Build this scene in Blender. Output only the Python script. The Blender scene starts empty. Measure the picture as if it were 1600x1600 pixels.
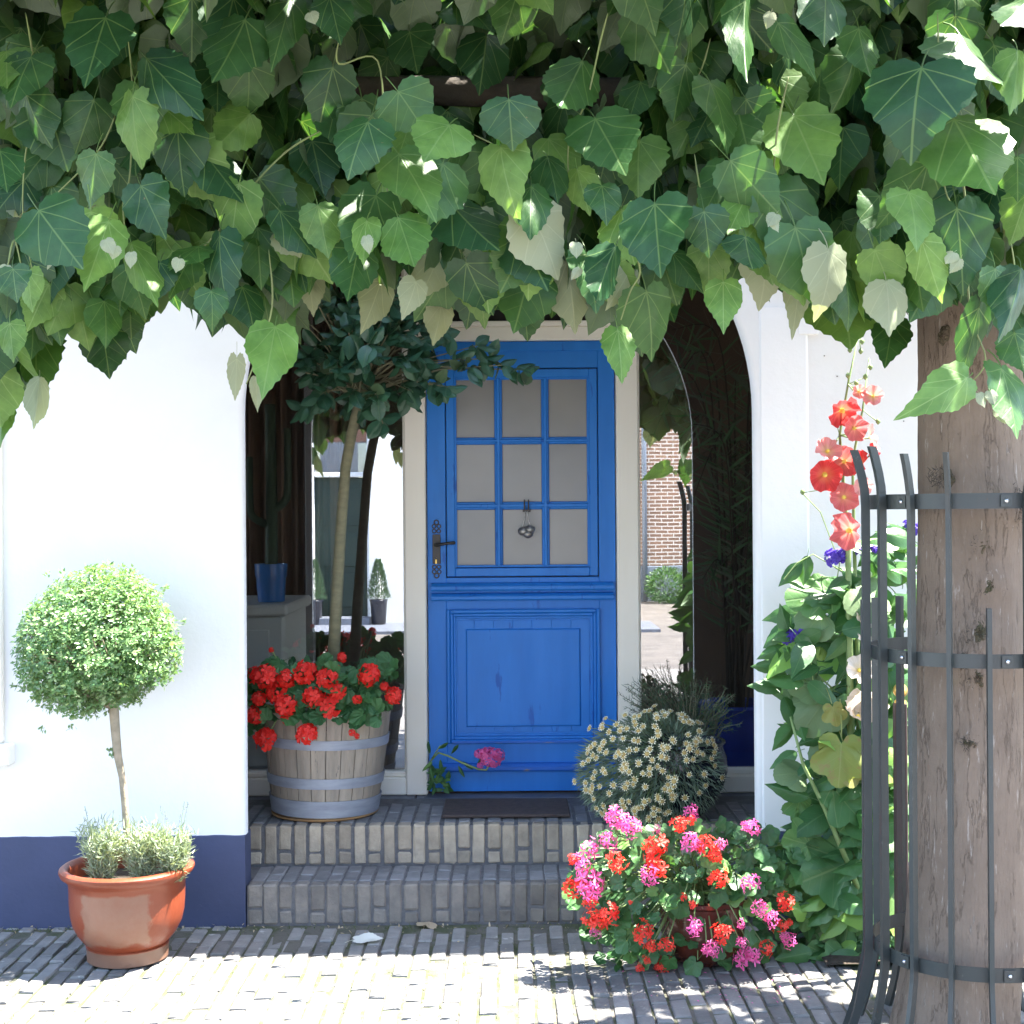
import bpy, math, random
import numpy as np
from mathutils import Vector, Matrix
R = math.radians
random.seed(7); rng = np.random.default_rng(7)
S = bpy.context.scene
COL = S.collection

# ------------------------------------------------------------------ camera, sky, sun, exposure
HC, F, ROLL = 1.635, 2200.0, R(0.42)          # eye height, focal length in photo pixels, slight roll
cam = bpy.data.cameras.new('camera'); cam_o = bpy.data.objects.new('camera', cam); COL.objects.link(cam_o)
cam.sensor_width = 36; cam.lens = F / 1600 * 36; cam.clip_end = 300; cam.clip_start = 0.05
cam_o.location = (0, 0, HC)
cam_o.rotation_euler = (Matrix.Rotation(R(90), 4, 'X') @ Matrix.Rotation(-ROLL, 4, 'Z')).to_euler()
S.camera = cam_o
SUN = Vector((0.46, 0.11, 1.0)).normalized()
w = bpy.data.worlds.new('World'); S.world = w; w.use_nodes = True
nt = w.node_tree; bg = nt.nodes['Background']
sky = nt.nodes.new('ShaderNodeTexSky'); sky.sky_type = 'NISHITA'; sky.sun_disc = False
sky.sun_elevation = math.asin(SUN.z); sky.sun_rotation = math.atan2(SUN.x, SUN.y)
nt.links.new(sky.outputs[0], bg.inputs[0]); bg.inputs[1].default_value = 0.15
sl = bpy.data.lights.new('sun', 'SUN'); sl.energy = 5.0; sl.angle = R(0.5); sl.color = (1, .955, .88)
so = bpy.data.objects.new('sun', sl); COL.objects.link(so); so.rotation_euler = SUN.to_track_quat('Z', 'Y').to_euler()
so.location = (6, 2, 12)
S.view_settings.view_transform = 'Standard'; S.view_settings.look = 'None'
S.view_settings.exposure = 3.05; S.view_settings.gamma = 1.0; S.view_settings.use_curve_mapping = False
cy = S.cycles
cy.use_denoising = True; cy.max_bounces = 10; cy.diffuse_bounces = 5; cy.glossy_bounces = 4
cy.transmission_bounces = 4; cy.transparent_max_bounces = 12; cy.caustics_reflective = False; cy.caustics_refractive = False
cy.sample_clamp_indirect = 6

# ------------------------------------------------------------------ from photo pixels to the place
cR, sR = math.cos(ROLL), math.sin(ROLL)
def W(px, py, d):
    a, b = px - 800, py - 800
    return Vector(((a * cR - b * sR) / F * d, d, HC - (a * sR + b * cR) / F * d))
def PX(p):
    u, v = p[0] / p[1] * F, (HC - p[2]) / p[1] * F
    return 800 + u * cR + v * sR, 800 + v * cR - u * sR
DW, DB, DD = 5.60, 5.72, 6.57                   # wall face, wall back, door plane

# ------------------------------------------------------------------ mesh helpers
ORG = {}
class MB:
    def __init__(s): s.v = []; s.f = []; s.uv = []
    def add(s, v, f, uv=None):
        n = len(s.v); s.v += [tuple(p) for p in v]; s.f += [tuple(i + n for i in q) for q in f]
        s.uv += [tuple(q) for q in uv] if uv is not None else [(0, 0)] * len(v)
        return s
    def box(s, x0, x1, y0, y1, z0, z1, b=0.0):
        if b <= 0:
            v = [(x, y, z) for x in (x0, x1) for y in (y0, y1) for z in (z0, z1)]
            return s.add(v, [(0, 1, 3, 2), (4, 6, 7, 5), (0, 4, 5, 1), (2, 3, 7, 6), (0, 2, 6, 4), (1, 5, 7, 3)])
        b = min(b, .49 * (x1 - x0), .49 * (y1 - y0), .49 * (z1 - z0))
        lo, hi = (x0, y0, z0), (x1, y1, z1); v = []; idx = {}
        for c in range(8):
            sg = [(c >> k) & 1 for k in range(3)]
            for a in range(3):
                p = [0, 0, 0]
                for k in range(3):
                    e = hi[k] if sg[k] else lo[k]
                    p[k] = e if k == a else (e - b if sg[k] else e + b)
                idx[c, a] = len(v); v.append(tuple(p))
        f = []
        for a in range(3):
            o = [k for k in range(3) if k != a]
            for sd in (0, 1):
                cs = []
                for q in ((0, 0), (1, 0), (1, 1), (0, 1)):
                    c = (sd << a) | (q[0] << o[0]) | (q[1] << o[1]); cs.append(idx[c, a])
                f.append(cs)
        for a in range(3):
            o = [k for k in range(3) if k != a]
            for q in ((0, 0), (1, 0), (1, 1), (0, 1)):
                c0 = (q[0] << o[0]) | (q[1] << o[1]); c1 = c0 | (1 << a)
                f.append([idx[c0, o[0]], idx[c1, o[0]], idx[c1, o[1]], idx[c0, o[1]]])
        for c in range(8): f.append([idx[c, 0], idx[c, 1], idx[c, 2]])
        cen = Vector([(lo[k] + hi[k]) / 2 for k in range(3)]); g = []
        for q in f:
            P = [Vector(v[i]) for i in q]; n = (P[1] - P[0]).cross(P[2] - P[0])
            m = sum(P, Vector()) / len(P)
            g.append(q if n.dot(m - cen) > 0 else q[::-1])
        return s.add(v, g)
    def tube(s, pts, rad, n=6, cap=True):
        pts = [Vector(p) for p in pts]; k = len(pts)
        if not hasattr(rad, '__len__'): rad = [rad] * k
        v = []; f = []; ref = None
        for i in range(k):
            t = (pts[min(i + 1, k - 1)] - pts[max(i - 1, 0)])
            t = t.normalized() if t.length > 1e-9 else Vector((0, 0, 1))
            if ref is None: ref = t.orthogonal().normalized()
            ref = (ref - t * ref.dot(t)); ref = ref.normalized() if ref.length > 1e-6 else t.orthogonal().normalized()
            bt = t.cross(ref)
            for j in range(n):
                a = 2 * math.pi * j / n
                v.append(pts[i] + (ref * math.cos(a) + bt * math.sin(a)) * rad[i])
        for i in range(k - 1):
            for j in range(n):
                a, b = i * n + j, i * n + (j + 1) % n
                f.append((a, b, b + n, a + n))
        if cap: f.append(tuple(range(n))[::-1]); f.append(tuple(range((k - 1) * n, k * n)))
        return s.add(v, f)
    def lathe(s, prof, c, n=48, a0=0.0, a1=2 * math.pi, mat=None):
        full = abs(a1 - a0 - 2 * math.pi) < 1e-6; m = n if full else n + 1
        v = []; f = []
        for r, z in prof:
            for j in range(m):
                a = a0 + (a1 - a0) * j / n
                p = Vector((r * math.cos(a), r * math.sin(a), z))
                if mat is not None: p = mat @ p
                v.append((p.x + c[0], p.y + c[1], p.z + c[2]))
        for i in range(len(prof) - 1):
            for j in range(n):
                a, b = i * m + j, i * m + (j + 1) % m
                f.append((a, b, b + m, a + m))
        return s.add(v, f)
    def build(s, name, mat, parent=None, smooth=False):
        me = bpy.data.meshes.new(name); o0 = ORG.get(parent, Vector())
        me.from_pydata([(p[0] - o0[0], p[1] - o0[1], p[2] - o0[2]) for p in s.v], [], s.f)
        if any(q != (0, 0) for q in s.uv):
            ul = me.uv_layers.new(name='UVMap'); li = np.empty(len(me.loops), dtype=np.int32)
            me.loops.foreach_get('vertex_index', li)
            ul.data.foreach_set('uv', np.array(s.uv, dtype=np.float32)[li].ravel())
        if smooth: me.polygons.foreach_set('use_smooth', [True] * len(me.polygons))
        me.materials.append(mat); me.update()
        o = bpy.data.objects.new(name, me); COL.objects.link(o)
        if parent is not None: o.parent = parent
        ORG[o] = o0
        return o
def smooth_angle(o, deg=35):
    me = o.data; me.polygons.foreach_set('use_smooth', [True] * len(me.polygons))
    me.set_sharp_from_angle(angle=R(deg))
    return o
def tag(o, label=None, cat=None, group=None, kind=None):
    if label: o['label'] = label
    if cat: o['category'] = cat
    if group: o['group'] = group
    if kind: o['kind'] = kind
    return o
def thing(name, label, cat, loc=(0, 0, 0), group=None):
    o = bpy.data.objects.new(name, None); COL.objects.link(o); o.location = loc; o.empty_display_size = .05
    ORG[o] = Vector(loc)
    return tag(o, label, cat, group)
def inst(name, me, M4, parent):
    o = bpy.data.objects.new(name, me); COL.objects.link(o); o.parent = parent
    o.matrix_local = Matrix.Translation(-ORG[parent]) @ M4; ORG[o] = ORG[parent]
    return o
def rawmesh(name, V, Fc, mat, uv=None, rnd=None, smooth=True):
    V = np.asarray(V, dtype=np.float32); Fc = np.asarray(Fc, dtype=np.int32)
    me = bpy.data.meshes.new(name); me.vertices.add(len(V)); me.vertices.foreach_set('co', V.ravel())
    k = Fc.shape[1]; me.loops.add(Fc.size); me.loops.foreach_set('vertex_index', Fc.ravel())
    me.polygons.add(len(Fc)); me.polygons.foreach_set('loop_start', np.arange(0, Fc.size, k, dtype=np.int32))
    me.polygons.foreach_set('use_smooth', [smooth] * len(Fc))
    if uv is not None:
        ul = me.uv_layers.new(name='UVMap'); ul.data.foreach_set('uv', np.asarray(uv, dtype=np.float32)[Fc.ravel()].ravel())
    if rnd is not None:
        at = me.attributes.new('rnd', 'FLOAT', 'POINT'); at.data.foreach_set('value', np.asarray(rnd, dtype=np.float32))
    me.update(calc_edges=True); me.validate(); me.materials.append(mat)
    return me
def mass(name, protos, mats4, mat, parent=None, smooth=True):
    """many small pieces as ONE mesh; protos = list of (V, F, UV), mats4 = list of 4x4 world matrices"""
    o0 = np.array(ORG.get(parent, Vector()), dtype=np.float32); Vs = []; Fs = []; Us = []; Rs = []; n = 0
    for k, p in enumerate(protos):
        ms = np.array([np.array(m) for m in mats4[k::len(protos)]], dtype=np.float32)
        if len(ms) == 0: continue
        V, Fc, U = p; h = np.c_[V, np.ones(len(V))].astype(np.float32)
        X = np.einsum('kij,nj->kni', ms, h)[:, :, :3] - o0
        Vs.append(X.reshape(-1, 3))
        Fs.append((Fc[None] + (np.arange(len(ms)) * len(V))[:, None, None] + n).reshape(-1, 3)); n += len(ms) * len(V)
        Us.append(np.tile(U, (len(ms), 1))); Rs.append(np.repeat(rng.random(len(ms)), len(V)))
    me = rawmesh(name, np.concatenate(Vs), np.concatenate(Fs), mat, np.concatenate(Us), np.concatenate(Rs), smooth)
    o = bpy.data.objects.new(name, me); COL.objects.link(o)
    if parent is not None: o.parent = parent
    ORG[o] = Vector(o0)
    return o
def frame(base, ydir, zdir, w=1.0, l=1.0, h=None):
    """leaf matrix: local y runs along ydir, local z (the upper face) towards zdir"""
    y = Vector(ydir).normalized(); z = Vector(zdir); z = z - y * z.dot(y)
    z = z.normalized() if z.length > 1e-5 else y.orthogonal().normalized()
    x = y.cross(z); h = l if h is None else h
    M4 = Matrix(((x.x * w, y.x * l, z.x * h, base[0]), (x.y * w, y.y * l, z.y * h, base[1]), (x.z * w, y.z * l, z.z * h, base[2]), (0, 0, 0, 1)))
    return M4
def rdir():
    v = Vector(rng.normal(size=3)); return v.normalized()
def U(a, b): return float(rng.uniform(a, b))

# ------------------------------------------------------------------ materials
def _n(nt, t, **k):
    n = nt.nodes.new(t)
    for a, b in k.items(): setattr(n, a, b)
    return n
def mixc(nt, fac, a, b, mode='MIX'):
    m = _n(nt, 'ShaderNodeMix', data_type='RGBA', blend_type=mode)
    for i, x in ((0, fac), (6, a), (7, b)):
        if hasattr(x, 'is_output'): nt.links.new(x, m.inputs[i])
        elif i == 0: m.inputs[0].default_value = x
        else: m.inputs[i].default_value = (*x, 1)
    return m.outputs[2]
def math_(nt, op, a, b=None, c=None, clamp=False):
    m = _n(nt, 'ShaderNodeMath', operation=op, use_clamp=clamp)
    for i, x in enumerate((a, b, c)):
        if x is None: continue
        if hasattr(x, 'is_output'): nt.links.new(x, m.inputs[i])
        else: m.inputs[i].default_value = x
    return m.outputs[0]
def ramp(nt, fac, lo, hi):
    m = _n(nt, 'ShaderNodeMapRange'); nt.links.new(fac, m.inputs[0])
    m.inputs[1].default_value = lo; m.inputs[2].default_value = hi
    return m.outputs[0]
def noise(nt, vec, sc, det=4, rough=.6):
    n = _n(nt, 'ShaderNodeTexNoise'); n.inputs['Scale'].default_value = sc; n.inputs['Detail'].default_value = det
    n.inputs['Roughness'].default_value = rough; nt.links.new(vec, n.inputs['Vector']); return n.outputs['Fac']
def coords(nt, stretch=None, perobj=True):
    tc = _n(nt, 'ShaderNodeTexCoord'); v = tc.outputs['Object']
    if stretch:
        mp = _n(nt, 'ShaderNodeMapping'); mp.inputs['Scale'].default_value = stretch; nt.links.new(v, mp.inputs[0]); v = mp.outputs[0]
    if perobj:
        oi = _n(nt, 'ShaderNodeObjectInfo'); va = _n(nt, 'ShaderNodeVectorMath', operation='MULTIPLY_ADD')
        nt.links.new(oi.outputs['Random'], va.inputs[0]); va.inputs[1].default_value = (37, 17, 53); nt.links.new(v, va.inputs[2]); v = va.outputs[0]
    return v
def newmat(name):
    m = bpy.data.materials.new(name); m.use_nodes = True; return m, m.node_tree, m.node_tree.nodes['Principled BSDF']
def bumpto(nt, p, h, strength, dist=.01):
    b = _n(nt, 'ShaderNodeBump'); b.inputs['Strength'].default_value = strength; b.inputs['Distance'].default_value = dist
    nt.links.new(h, b.inputs['Height']); nt.links.new(b.outputs[0], p.inputs['Normal'])
def M(name, col, rough=.6, col2=None, sc=6, det=5, lo=.35, hi=.65, bump=0, bsc=60, metal=0, spec=.4, rnd=0, coat=0, stretch=None, spots=None, rvar=0):
    m, nt, p = newmat(name); v = coords(nt, stretch)
    c = col
    if col2: c = mixc(nt, ramp(nt, noise(nt, v, sc, det), lo, hi), col, col2)
    if spots:                                   # wear, chips, lichen with a shape of its own: (colour, scale, threshold)
        for k, (sc_, ssc, th) in enumerate(spots):
            va = _n(nt, 'ShaderNodeVectorMath', operation='ADD'); nt.links.new(v, va.inputs[0]); va.inputs[1].default_value = (9.1 * k + 3, 4, 7)
            c = mixc(nt, ramp(nt, noise(nt, va.outputs[0], ssc, 6, .65), th, th + .04), c, sc_)
    if rnd:
        oi = _n(nt, 'ShaderNodeObjectInfo'); hs = _n(nt, 'ShaderNodeHueSaturation')
        if hasattr(c, 'is_output'): nt.links.new(c, hs.inputs['Color'])
        else: hs.inputs['Color'].default_value = (*c, 1)
        mr = _n(nt, 'ShaderNodeMapRange'); nt.links.new(oi.outputs['Random'], mr.inputs[0]); mr.inputs[3].default_value = 1 - rnd; mr.inputs[4].default_value = 1 + rnd
        nt.links.new(mr.outputs[0], hs.inputs['Value']); c = hs.outputs[0]
    if hasattr(c, 'is_output'): nt.links.new(c, p.inputs['Base Color'])
    else: p.inputs['Base Color'].default_value = (*c, 1)
    p.inputs['Roughness'].default_value = rough; p.inputs['Metallic'].default_value = metal; p.inputs['Specular IOR Level'].default_value = spec
    if rvar:
        q = math_(nt, 'MULTIPLY_ADD', noise(nt, v, sc * 2.3, 4), rvar, rough - rvar / 2); nt.links.new(q, p.inputs['Roughness'])
    if coat: p.inputs['Coat Weight'].default_value = coat; p.inputs['Coat Roughness'].default_value = .08
    if bump: bumpto(nt, p, noise(nt, v, bsc, 5), bump)
    return m
def leafmat(name, a, b, under, vein=None, trans=.3, rough=.42, young=None, spec=.45, vk=6.0, vslope=.8, tcol=None, blotch=None, palm=(), vstr=.42, mottle=False):
    """two-sided leaf: own colour above and beneath, pale veins from the leaf's own coordinates, light passing through"""
    m, nt, p = newmat(name)
    oi = _n(nt, 'ShaderNodeObjectInfo'); at = _n(nt, 'ShaderNodeAttribute', attribute_name='rnd')
    r = math_(nt, 'FRACT', math_(nt, 'ADD', math_(nt, 'MULTIPLY', oi.outputs['Random'], 7.31), at.outputs['Fac']))
    top = mixc(nt, r, a, b)
    if young: top = mixc(nt, ramp(nt, r, .86, .9), top, young)
    uv = _n(nt, 'ShaderNodeTexCoord').outputs['UV']
    va = _n(nt, 'ShaderNodeVectorMath', operation='ADD'); nt.links.new(uv, va.inputs[0]); cb = _n(nt, 'ShaderNodeCombineXYZ')
    nt.links.new(math_(nt, 'MULTIPLY', r, 31.0), cb.inputs[0]); nt.links.new(math_(nt, 'MULTIPLY', r, 17.0), cb.inputs[2]); nt.links.new(cb.outputs[0], va.inputs[1]); uvr = va.outputs[0]
    if mottle:
        dk = mixc(nt, 1.0, top, (.62, .68, .66), 'MULTIPLY')
        top = mixc(nt, ramp(nt, noise(nt, uvr, 3.2, 4), .35, .7), top, dk)
        top = mixc(nt, ramp(nt, noise(nt, uvr, 6.5, 5), .72, .75), top, (.17, .12, .05))
    if blotch: top = mixc(nt, ramp(nt, noise(nt, uvr, 5, 5), .56, .7), top, blotch)
    if vein:
        sx = _n(nt, 'ShaderNodeSeparateXYZ'); nt.links.new(uv, sx.inputs[0])
        ax = math_(nt, 'ABSOLUTE', sx.outputs[0])
        mid = ramp(nt, ax, .017, .007)
        vv = mid
        for an in palm:                        # main veins that fan out from the stalk
            ca, sa = math.cos(an), math.sin(an)
            ds = math_(nt, 'ABSOLUTE', math_(nt, 'SUBTRACT', math_(nt, 'MULTIPLY', ax, ca), math_(nt, 'MULTIPLY', math_(nt, 'SUBTRACT', sx.outputs[1], .01), sa)))
            al = math_(nt, 'ADD', math_(nt, 'MULTIPLY', ax, sa), math_(nt, 'MULTIPLY', sx.outputs[1], ca))
            vv = math_(nt, 'MAXIMUM', vv, math_(nt, 'MULTIPLY', ramp(nt, ds, .012, .004), ramp(nt, al, -.02, .02)))
        q = math_(nt, 'SUBTRACT', sx.outputs[1], math_(nt, 'MULTIPLY', ax, vslope))
        fr = math_(nt, 'ABSOLUTE', math_(nt, 'SUBTRACT', math_(nt, 'FRACT', math_(nt, 'MULTIPLY', q, vk)), .5))
        lat = math_(nt, 'MULTIPLY', math_(nt, 'MULTIPLY', ramp(nt, fr, .045, .015), ramp(nt, q, .12, .2)), .45)
        vv = math_(nt, 'MAXIMUM', vv, lat)
        top = mixc(nt, math_(nt, 'MULTIPLY', vv, vstr), top, vein)
        bumpto(nt, p, math_(nt, 'ADD', math_(nt, 'MULTIPLY', vv, -.6), math_(nt, 'MULTIPLY', noise(nt, uv, 5, 3), 1.0)), .22, .010)
    ge = _n(nt, 'ShaderNodeNewGeometry')
    c = mixc(nt, ge.outputs['Backfacing'], top, under)
    nt.links.new(c, p.inputs['Base Color']); p.inputs['Roughness'].default_value = rough; p.inputs['Specular IOR Level'].default_value = spec
    tr = _n(nt, 'ShaderNodeBsdfTranslucent')
    tc = mixc(nt, 1.0, top, tcol or (1.0, 1.0, .45), 'MULTIPLY'); bright = mixc(nt, 1.0, tc, (1.6, 1.6, 1.6), 'MULTIPLY')
    nt.links.new(bright, tr.inputs[0])
    mx = _n(nt, 'ShaderNodeMixShader'); mx.inputs[0].default_value = trans
    nt.links.new(p.outputs[0], mx.inputs[1]); nt.links.new(tr.outputs[0], mx.inputs[2])
    nt.links.new(mx.outputs[0], nt.nodes['Material Output'].inputs[0])
    return m
def glassmat(name, fac, tint, rough=0.0, gl=(.95, .97, 1)):
    m, nt, p = newmat(name); nt.nodes.remove(p)
    t = _n(nt, 'ShaderNodeBsdfTransparent'); t.inputs[0].default_value = (*tint, 1)
    g = _n(nt, 'ShaderNodeBsdfGlossy'); g.inputs[0].default_value = (*gl, 1); g.inputs['Roughness'].default_value = rough
    v = coords(nt); b = _n(nt, 'ShaderNodeBump'); b.inputs['Strength'].default_value = .02; b.inputs['Distance'].default_value = .004
    nt.links.new(noise(nt, v, 2.2, 2), b.inputs['Height']); nt.links.new(b.outputs[0], g.inputs['Normal'])
    mx = _n(nt, 'ShaderNodeMixShader'); mx.inputs[0].default_value = fac
    nt.links.new(t.outputs[0], mx.inputs[1]); nt.links.new(g.outputs[0], mx.inputs[2])
    nt.links.new(mx.outputs[0], nt.nodes['Material Output'].inputs[0])
    return m

m_white = M('white_plaster', (.80, .80, .79), .8, (.73, .735, .74), 1.3, 7, .42, .72, bump=.3, bsc=13, spec=.2, spots=[((.60, .60, .60), 9, .745)])
m_plinth = M('blue_plinth_paint', (.050, .062, .125), .6, (.040, .052, .105), 3, 5, bump=.15, bsc=40, spots=[((.10, .11, .15), 6, .66), ((.20, .21, .24), 18, .70)])
m_cream = M('cream_paint', (.84, .81, .72), .45, (.80, .76, .67), 4, 4, bump=.03, bsc=30, stretch=(1, 1, .2))
m_blue = M('blue_gloss_paint', (.014, .160, .54), .42, (.019, .185, .60), 3.5, 5, bump=.06, bsc=50, stretch=(3, 3, .5), spec=.3, rvar=.15,
           spots=[((.006, .10, .42), 4.5, .62), ((.30, .32, .36), 26, .765)])
m_blueworn = M('worn_blue_paint', (.014, .12, .50), .5, (.25, .22, .20), 5, 6, .62, .7, bump=.15, bsc=60, stretch=(1.5, 1, 6))
m_frost = M('frosted_pane', (.27, .26, .24), .22, (.20, .20, .195), 1.6, 3, .3, .7, spec=.5, rnd=.07, bump=.03, bsc=4)
m_iron = M('black_iron', (.012, .011, .011), .42, (.03, .022, .018), 30, 3, bump=.1, spec=.5)
m_brass = M('brass', (.55, .38, .12), .35, metal=1)
m_pewter = M('pewter', (.38, .37, .36), .38, (.2, .19, .18), 40, 4, metal=.8)
m_dark = M('near_black_sheet', (.012, .011, .010), .8)
m_room = M('room_paint', (.15, .105, .075), .9, (.11, .08, .06), 2, 3)
m_glass = glassmat('window_glass', .25, (.975, .98, .975))
m_glass2 = glassmat('opposite_glass', .3, (.5, .52, .5))
m_blue_stone = M('blue_stone', (.15, .16, .19), .6, (.11, .12, .145), 12, 6, bump=.15, bsc=80)
m_mortar = M('mortar', (.155, .15, .15), .95, (.105, .103, .105), 30, 5, bump=.5, bsc=120)
m_brick_tan = M('tan_step_brick', (.40, .335, .25), .85, (.28, .235, .18), 14, 6, bump=.45, bsc=70, rnd=.22, spots=[((.34, .31, .26), 12, .66)])
m_brick_grey = M('grey_step_brick', (.21, .185, .155), .85, (.145, .13, .115), 14, 6, bump=.45, bsc=70, rnd=.2, spots=[((.30, .30, .30), 22, .70)])
m_tread = M('blue_grey_tread_brick', (.225, .217, .215), .72, (.16, .157, .158), 14, 6, bump=.4, bsc=70, rnd=.16, spots=[((.05, .05, .05), 30, .73)])
m_paver = M('grey_clinker', (.21, .20, .185), .8, (.152, .148, .14), 12, 6, bump=.6, bsc=60, rnd=.32, spots=[((.33, .32, .29), 14, .64), ((.10, .10, .09), 17, .67)])
m_joint = M('mossy_sand', (.12, .11, .09), 1, (.07, .08, .04), 9, 6, .45, .6, bump=.8, bsc=90)
m_road = M('street_clinker', (.24, .22, .20), .85, (.17, .16, .15), 5, 6, bump=.5, bsc=30)
m_cobble = M('far_cobbles', (.15, .13, .112), .9, (.10, .088, .078), 3, 7, bump=1, bsc=9, spots=[((.20, .18, .16), 5, .62)])
m_dim = M('reflection_darkening_brown', (.07, .05, .036), .9, (.045, .035, .026), 3, 5)  # brown put on the unseen wall back to darken its reflection
m_gutter = M('red_clinker', (.24, .10, .07), .85, (.15, .08, .06), 14, 6, bump=.45, bsc=70, rnd=.3)
m_soil = M('soil', (.035, .026, .018), 1, (.06, .045, .03), 30, 6, bump=1, bsc=60)
m_mat = M('rubber_mat', (.085, .062, .055), .9, (.06, .046, .042), 40, 3, bump=.5, bsc=300)
def bark():
    m, nt, p = newmat('linden_bark'); v = coords(nt, (1, 1, 1), False); s = coords(nt, (6, 6, .8), False); fz = coords(nt, (14, 14, 1.6), False)
    c = mixc(nt, ramp(nt, noise(nt, v, 3.5, 7), .35, .65), (.215, .165, .125), (.155, .118, .090))
    c = mixc(nt, math_(nt, 'MULTIPLY', ramp(nt, noise(nt, fz, 9, 5, .7), .5, .7), .34), c, (.125, .09, .065))
    c = mixc(nt, math_(nt, 'MULTIPLY', ramp(nt, noise(nt, s, 12, 6, .7), .60, .68), .8), c, (.33, .29, .25))
    ck = ramp(nt, math_(nt, 'ABSOLUTE', math_(nt, 'SUBTRACT', noise(nt, s, 1.5, 7, .7), .5)), .009, .002)
    c = mixc(nt, math_(nt, 'MULTIPLY', ck, .3), c, (.06, .045, .034))
    c = mixc(nt, math_(nt, 'MULTIPLY', ramp(nt, noise(nt, v, 2.1, 5), .62, .74), .6), c, (.115, .12, .06))
    nt.links.new(c, p.inputs['Base Color']); p.inputs['Roughness'].default_value = .92; p.inputs['Specular IOR Level'].default_value = .2
    h = math_(nt, 'ADD', math_(nt, 'MULTIPLY', ck, -.5), math_(nt, 'ADD', noise(nt, fz, 9, 5, .7), math_(nt, 'MULTIPLY', noise(nt, v, 45, 5), .6)))
    bumpto(nt, p, h, .8, .006)
    return m
m_bark = bark()
m_guard = M('green_grey_steel', (.024, .032, .031), .42, (.034, .038, .037), 8, 4, spec=.5, bump=.12, bsc=60, rnd=.12, spots=[((.06, .035, .02), 24, .70), ((.075, .08, .075), 15, .66)])
m_bolt = M('galvanised_bolt', (.65, .65, .66), .3, metal=1)
def terracotta():
    m, nt, p = newmat('glazed_terracotta'); v = coords(nt, perobj=False)
    c = mixc(nt, noise(nt, v, 5, 5), (.24, .052, .020), (.16, .034, .014))
    sx = _n(nt, 'ShaderNodeSeparateXYZ'); nt.links.new(v, sx.inputs[0])
    # street reflection painted into the colour as a tan patch with a ragged edge
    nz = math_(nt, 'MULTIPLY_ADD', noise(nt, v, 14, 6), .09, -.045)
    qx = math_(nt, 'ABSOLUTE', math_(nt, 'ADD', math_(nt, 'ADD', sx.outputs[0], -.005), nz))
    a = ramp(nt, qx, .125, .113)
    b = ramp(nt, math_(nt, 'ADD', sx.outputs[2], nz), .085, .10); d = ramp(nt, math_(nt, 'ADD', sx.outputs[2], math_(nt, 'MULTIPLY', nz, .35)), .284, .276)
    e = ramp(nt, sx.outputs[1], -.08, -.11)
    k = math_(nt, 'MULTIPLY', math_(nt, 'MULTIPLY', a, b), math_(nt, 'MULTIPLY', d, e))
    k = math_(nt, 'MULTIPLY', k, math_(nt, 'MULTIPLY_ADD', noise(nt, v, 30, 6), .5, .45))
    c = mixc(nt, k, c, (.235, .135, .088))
    c = mixc(nt, ramp(nt, sx.outputs[2], .058, .05), c, (.16, .085, .055))
    nt.links.new(c, p.inputs['Base Color']); p.inputs['Roughness'].default_value = .4; p.inputs['Specular IOR Level'].default_value = .45
    p.inputs['Coat Weight'].default_value = .1; p.inputs['Coat Roughness'].default_value = .15
    bumpto(nt, p, noise(nt, v, 40, 4), .12)
    return m
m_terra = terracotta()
m_glaze = M('brown_glaze', (.11, .028, .016), .25, (.07, .02, .013), 6, 4, coat=.6, bump=.05, bsc=20, spots=[((.28, .19, .12), 9, .66)])
m_darkpot = M('dark_blue_glaze', (.012, .016, .028), .25, (.02, .02, .03), 5, 3, coat=.5)
m_bluepot = M('blue_glazed_pot', (.035, .17, .50), .3, coat=.4)
m_cobalt = M('cobalt_pot', (.02, .05, .36), .3, coat=.5)
m_oak = M('weathered_oak', (.34, .285, .225), .85, (.24, .205, .165), 5, 7, .35, .65, bump=.4, bsc=18, stretch=(7, 7, .7), rnd=.14, spots=[((.13, .115, .10), 7, .66)])
m_oakrim = M('fresh_oak', (.38, .22, .09), .8, (.28, .16, .07), 8, 5)
m_hoop = M('galvanised_hoop', (.33, .36, .42), .55, (.25, .27, .32), 7, 6, metal=.35, bump=.12, bsc=25, stretch=(1, 1, 5), spots=[((.42, .45, .50), 9, .66)])
m_postwood = M('brown_post_wood', (.075, .05, .042), .8, (.05, .035, .03), 12, 5, bump=.3, bsc=30, stretch=(5, 5, .6))
m_cab = M('cabinet_paint', (.80, .80, .76), .5, (.76, .77, .72), 3, 3)

m_linden = leafmat('linden_leaf', (.020, .068, .024), (.064, .150, .032), (.12, .165, .095), (.19, .28, .09), .32, .42, young=(.12, .22, .045), spec=.4, vk=4.2, palm=(.62, 1.25), vslope=.75, mottle=True)
m_lindeny = leafmat('young_linden_leaf', (.12, .23, .05), (.19, .31, .08), (.34, .38, .22), (.30, .40, .16), .4, .5, spec=.3, vk=4.2, palm=(.62, 1.25), vslope=.75, mottle=True)
m_lindenp = leafmat('pale_linden_leaf', (.24, .27, .175), (.31, .33, .22), (.28, .31, .21), (.42, .43, .30), .35, .75, spec=.2, vk=4.2, palm=(.62, 1.25), vslope=.75)
m_twig = M('green_twig', (.17, .22, .07), .6, (.13, .15, .06), 14, 3)
m_branch = M('linden_branch', (.07, .055, .04), .9, (.045, .038, .03), 14, 5, bump=.4)
m_bay = leafmat('bay_leaf', (.026, .080, .048), (.045, .125, .070), (.08, .13, .07), (.09, .16, .08), .12, .34, spec=.5, vk=8)
m_box = leafmat('box_leaf', (.095, .20, .075), (.18, .29, .12), (.22, .30, .15), None, .25, .34, young=(.34, .45, .22))
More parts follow.
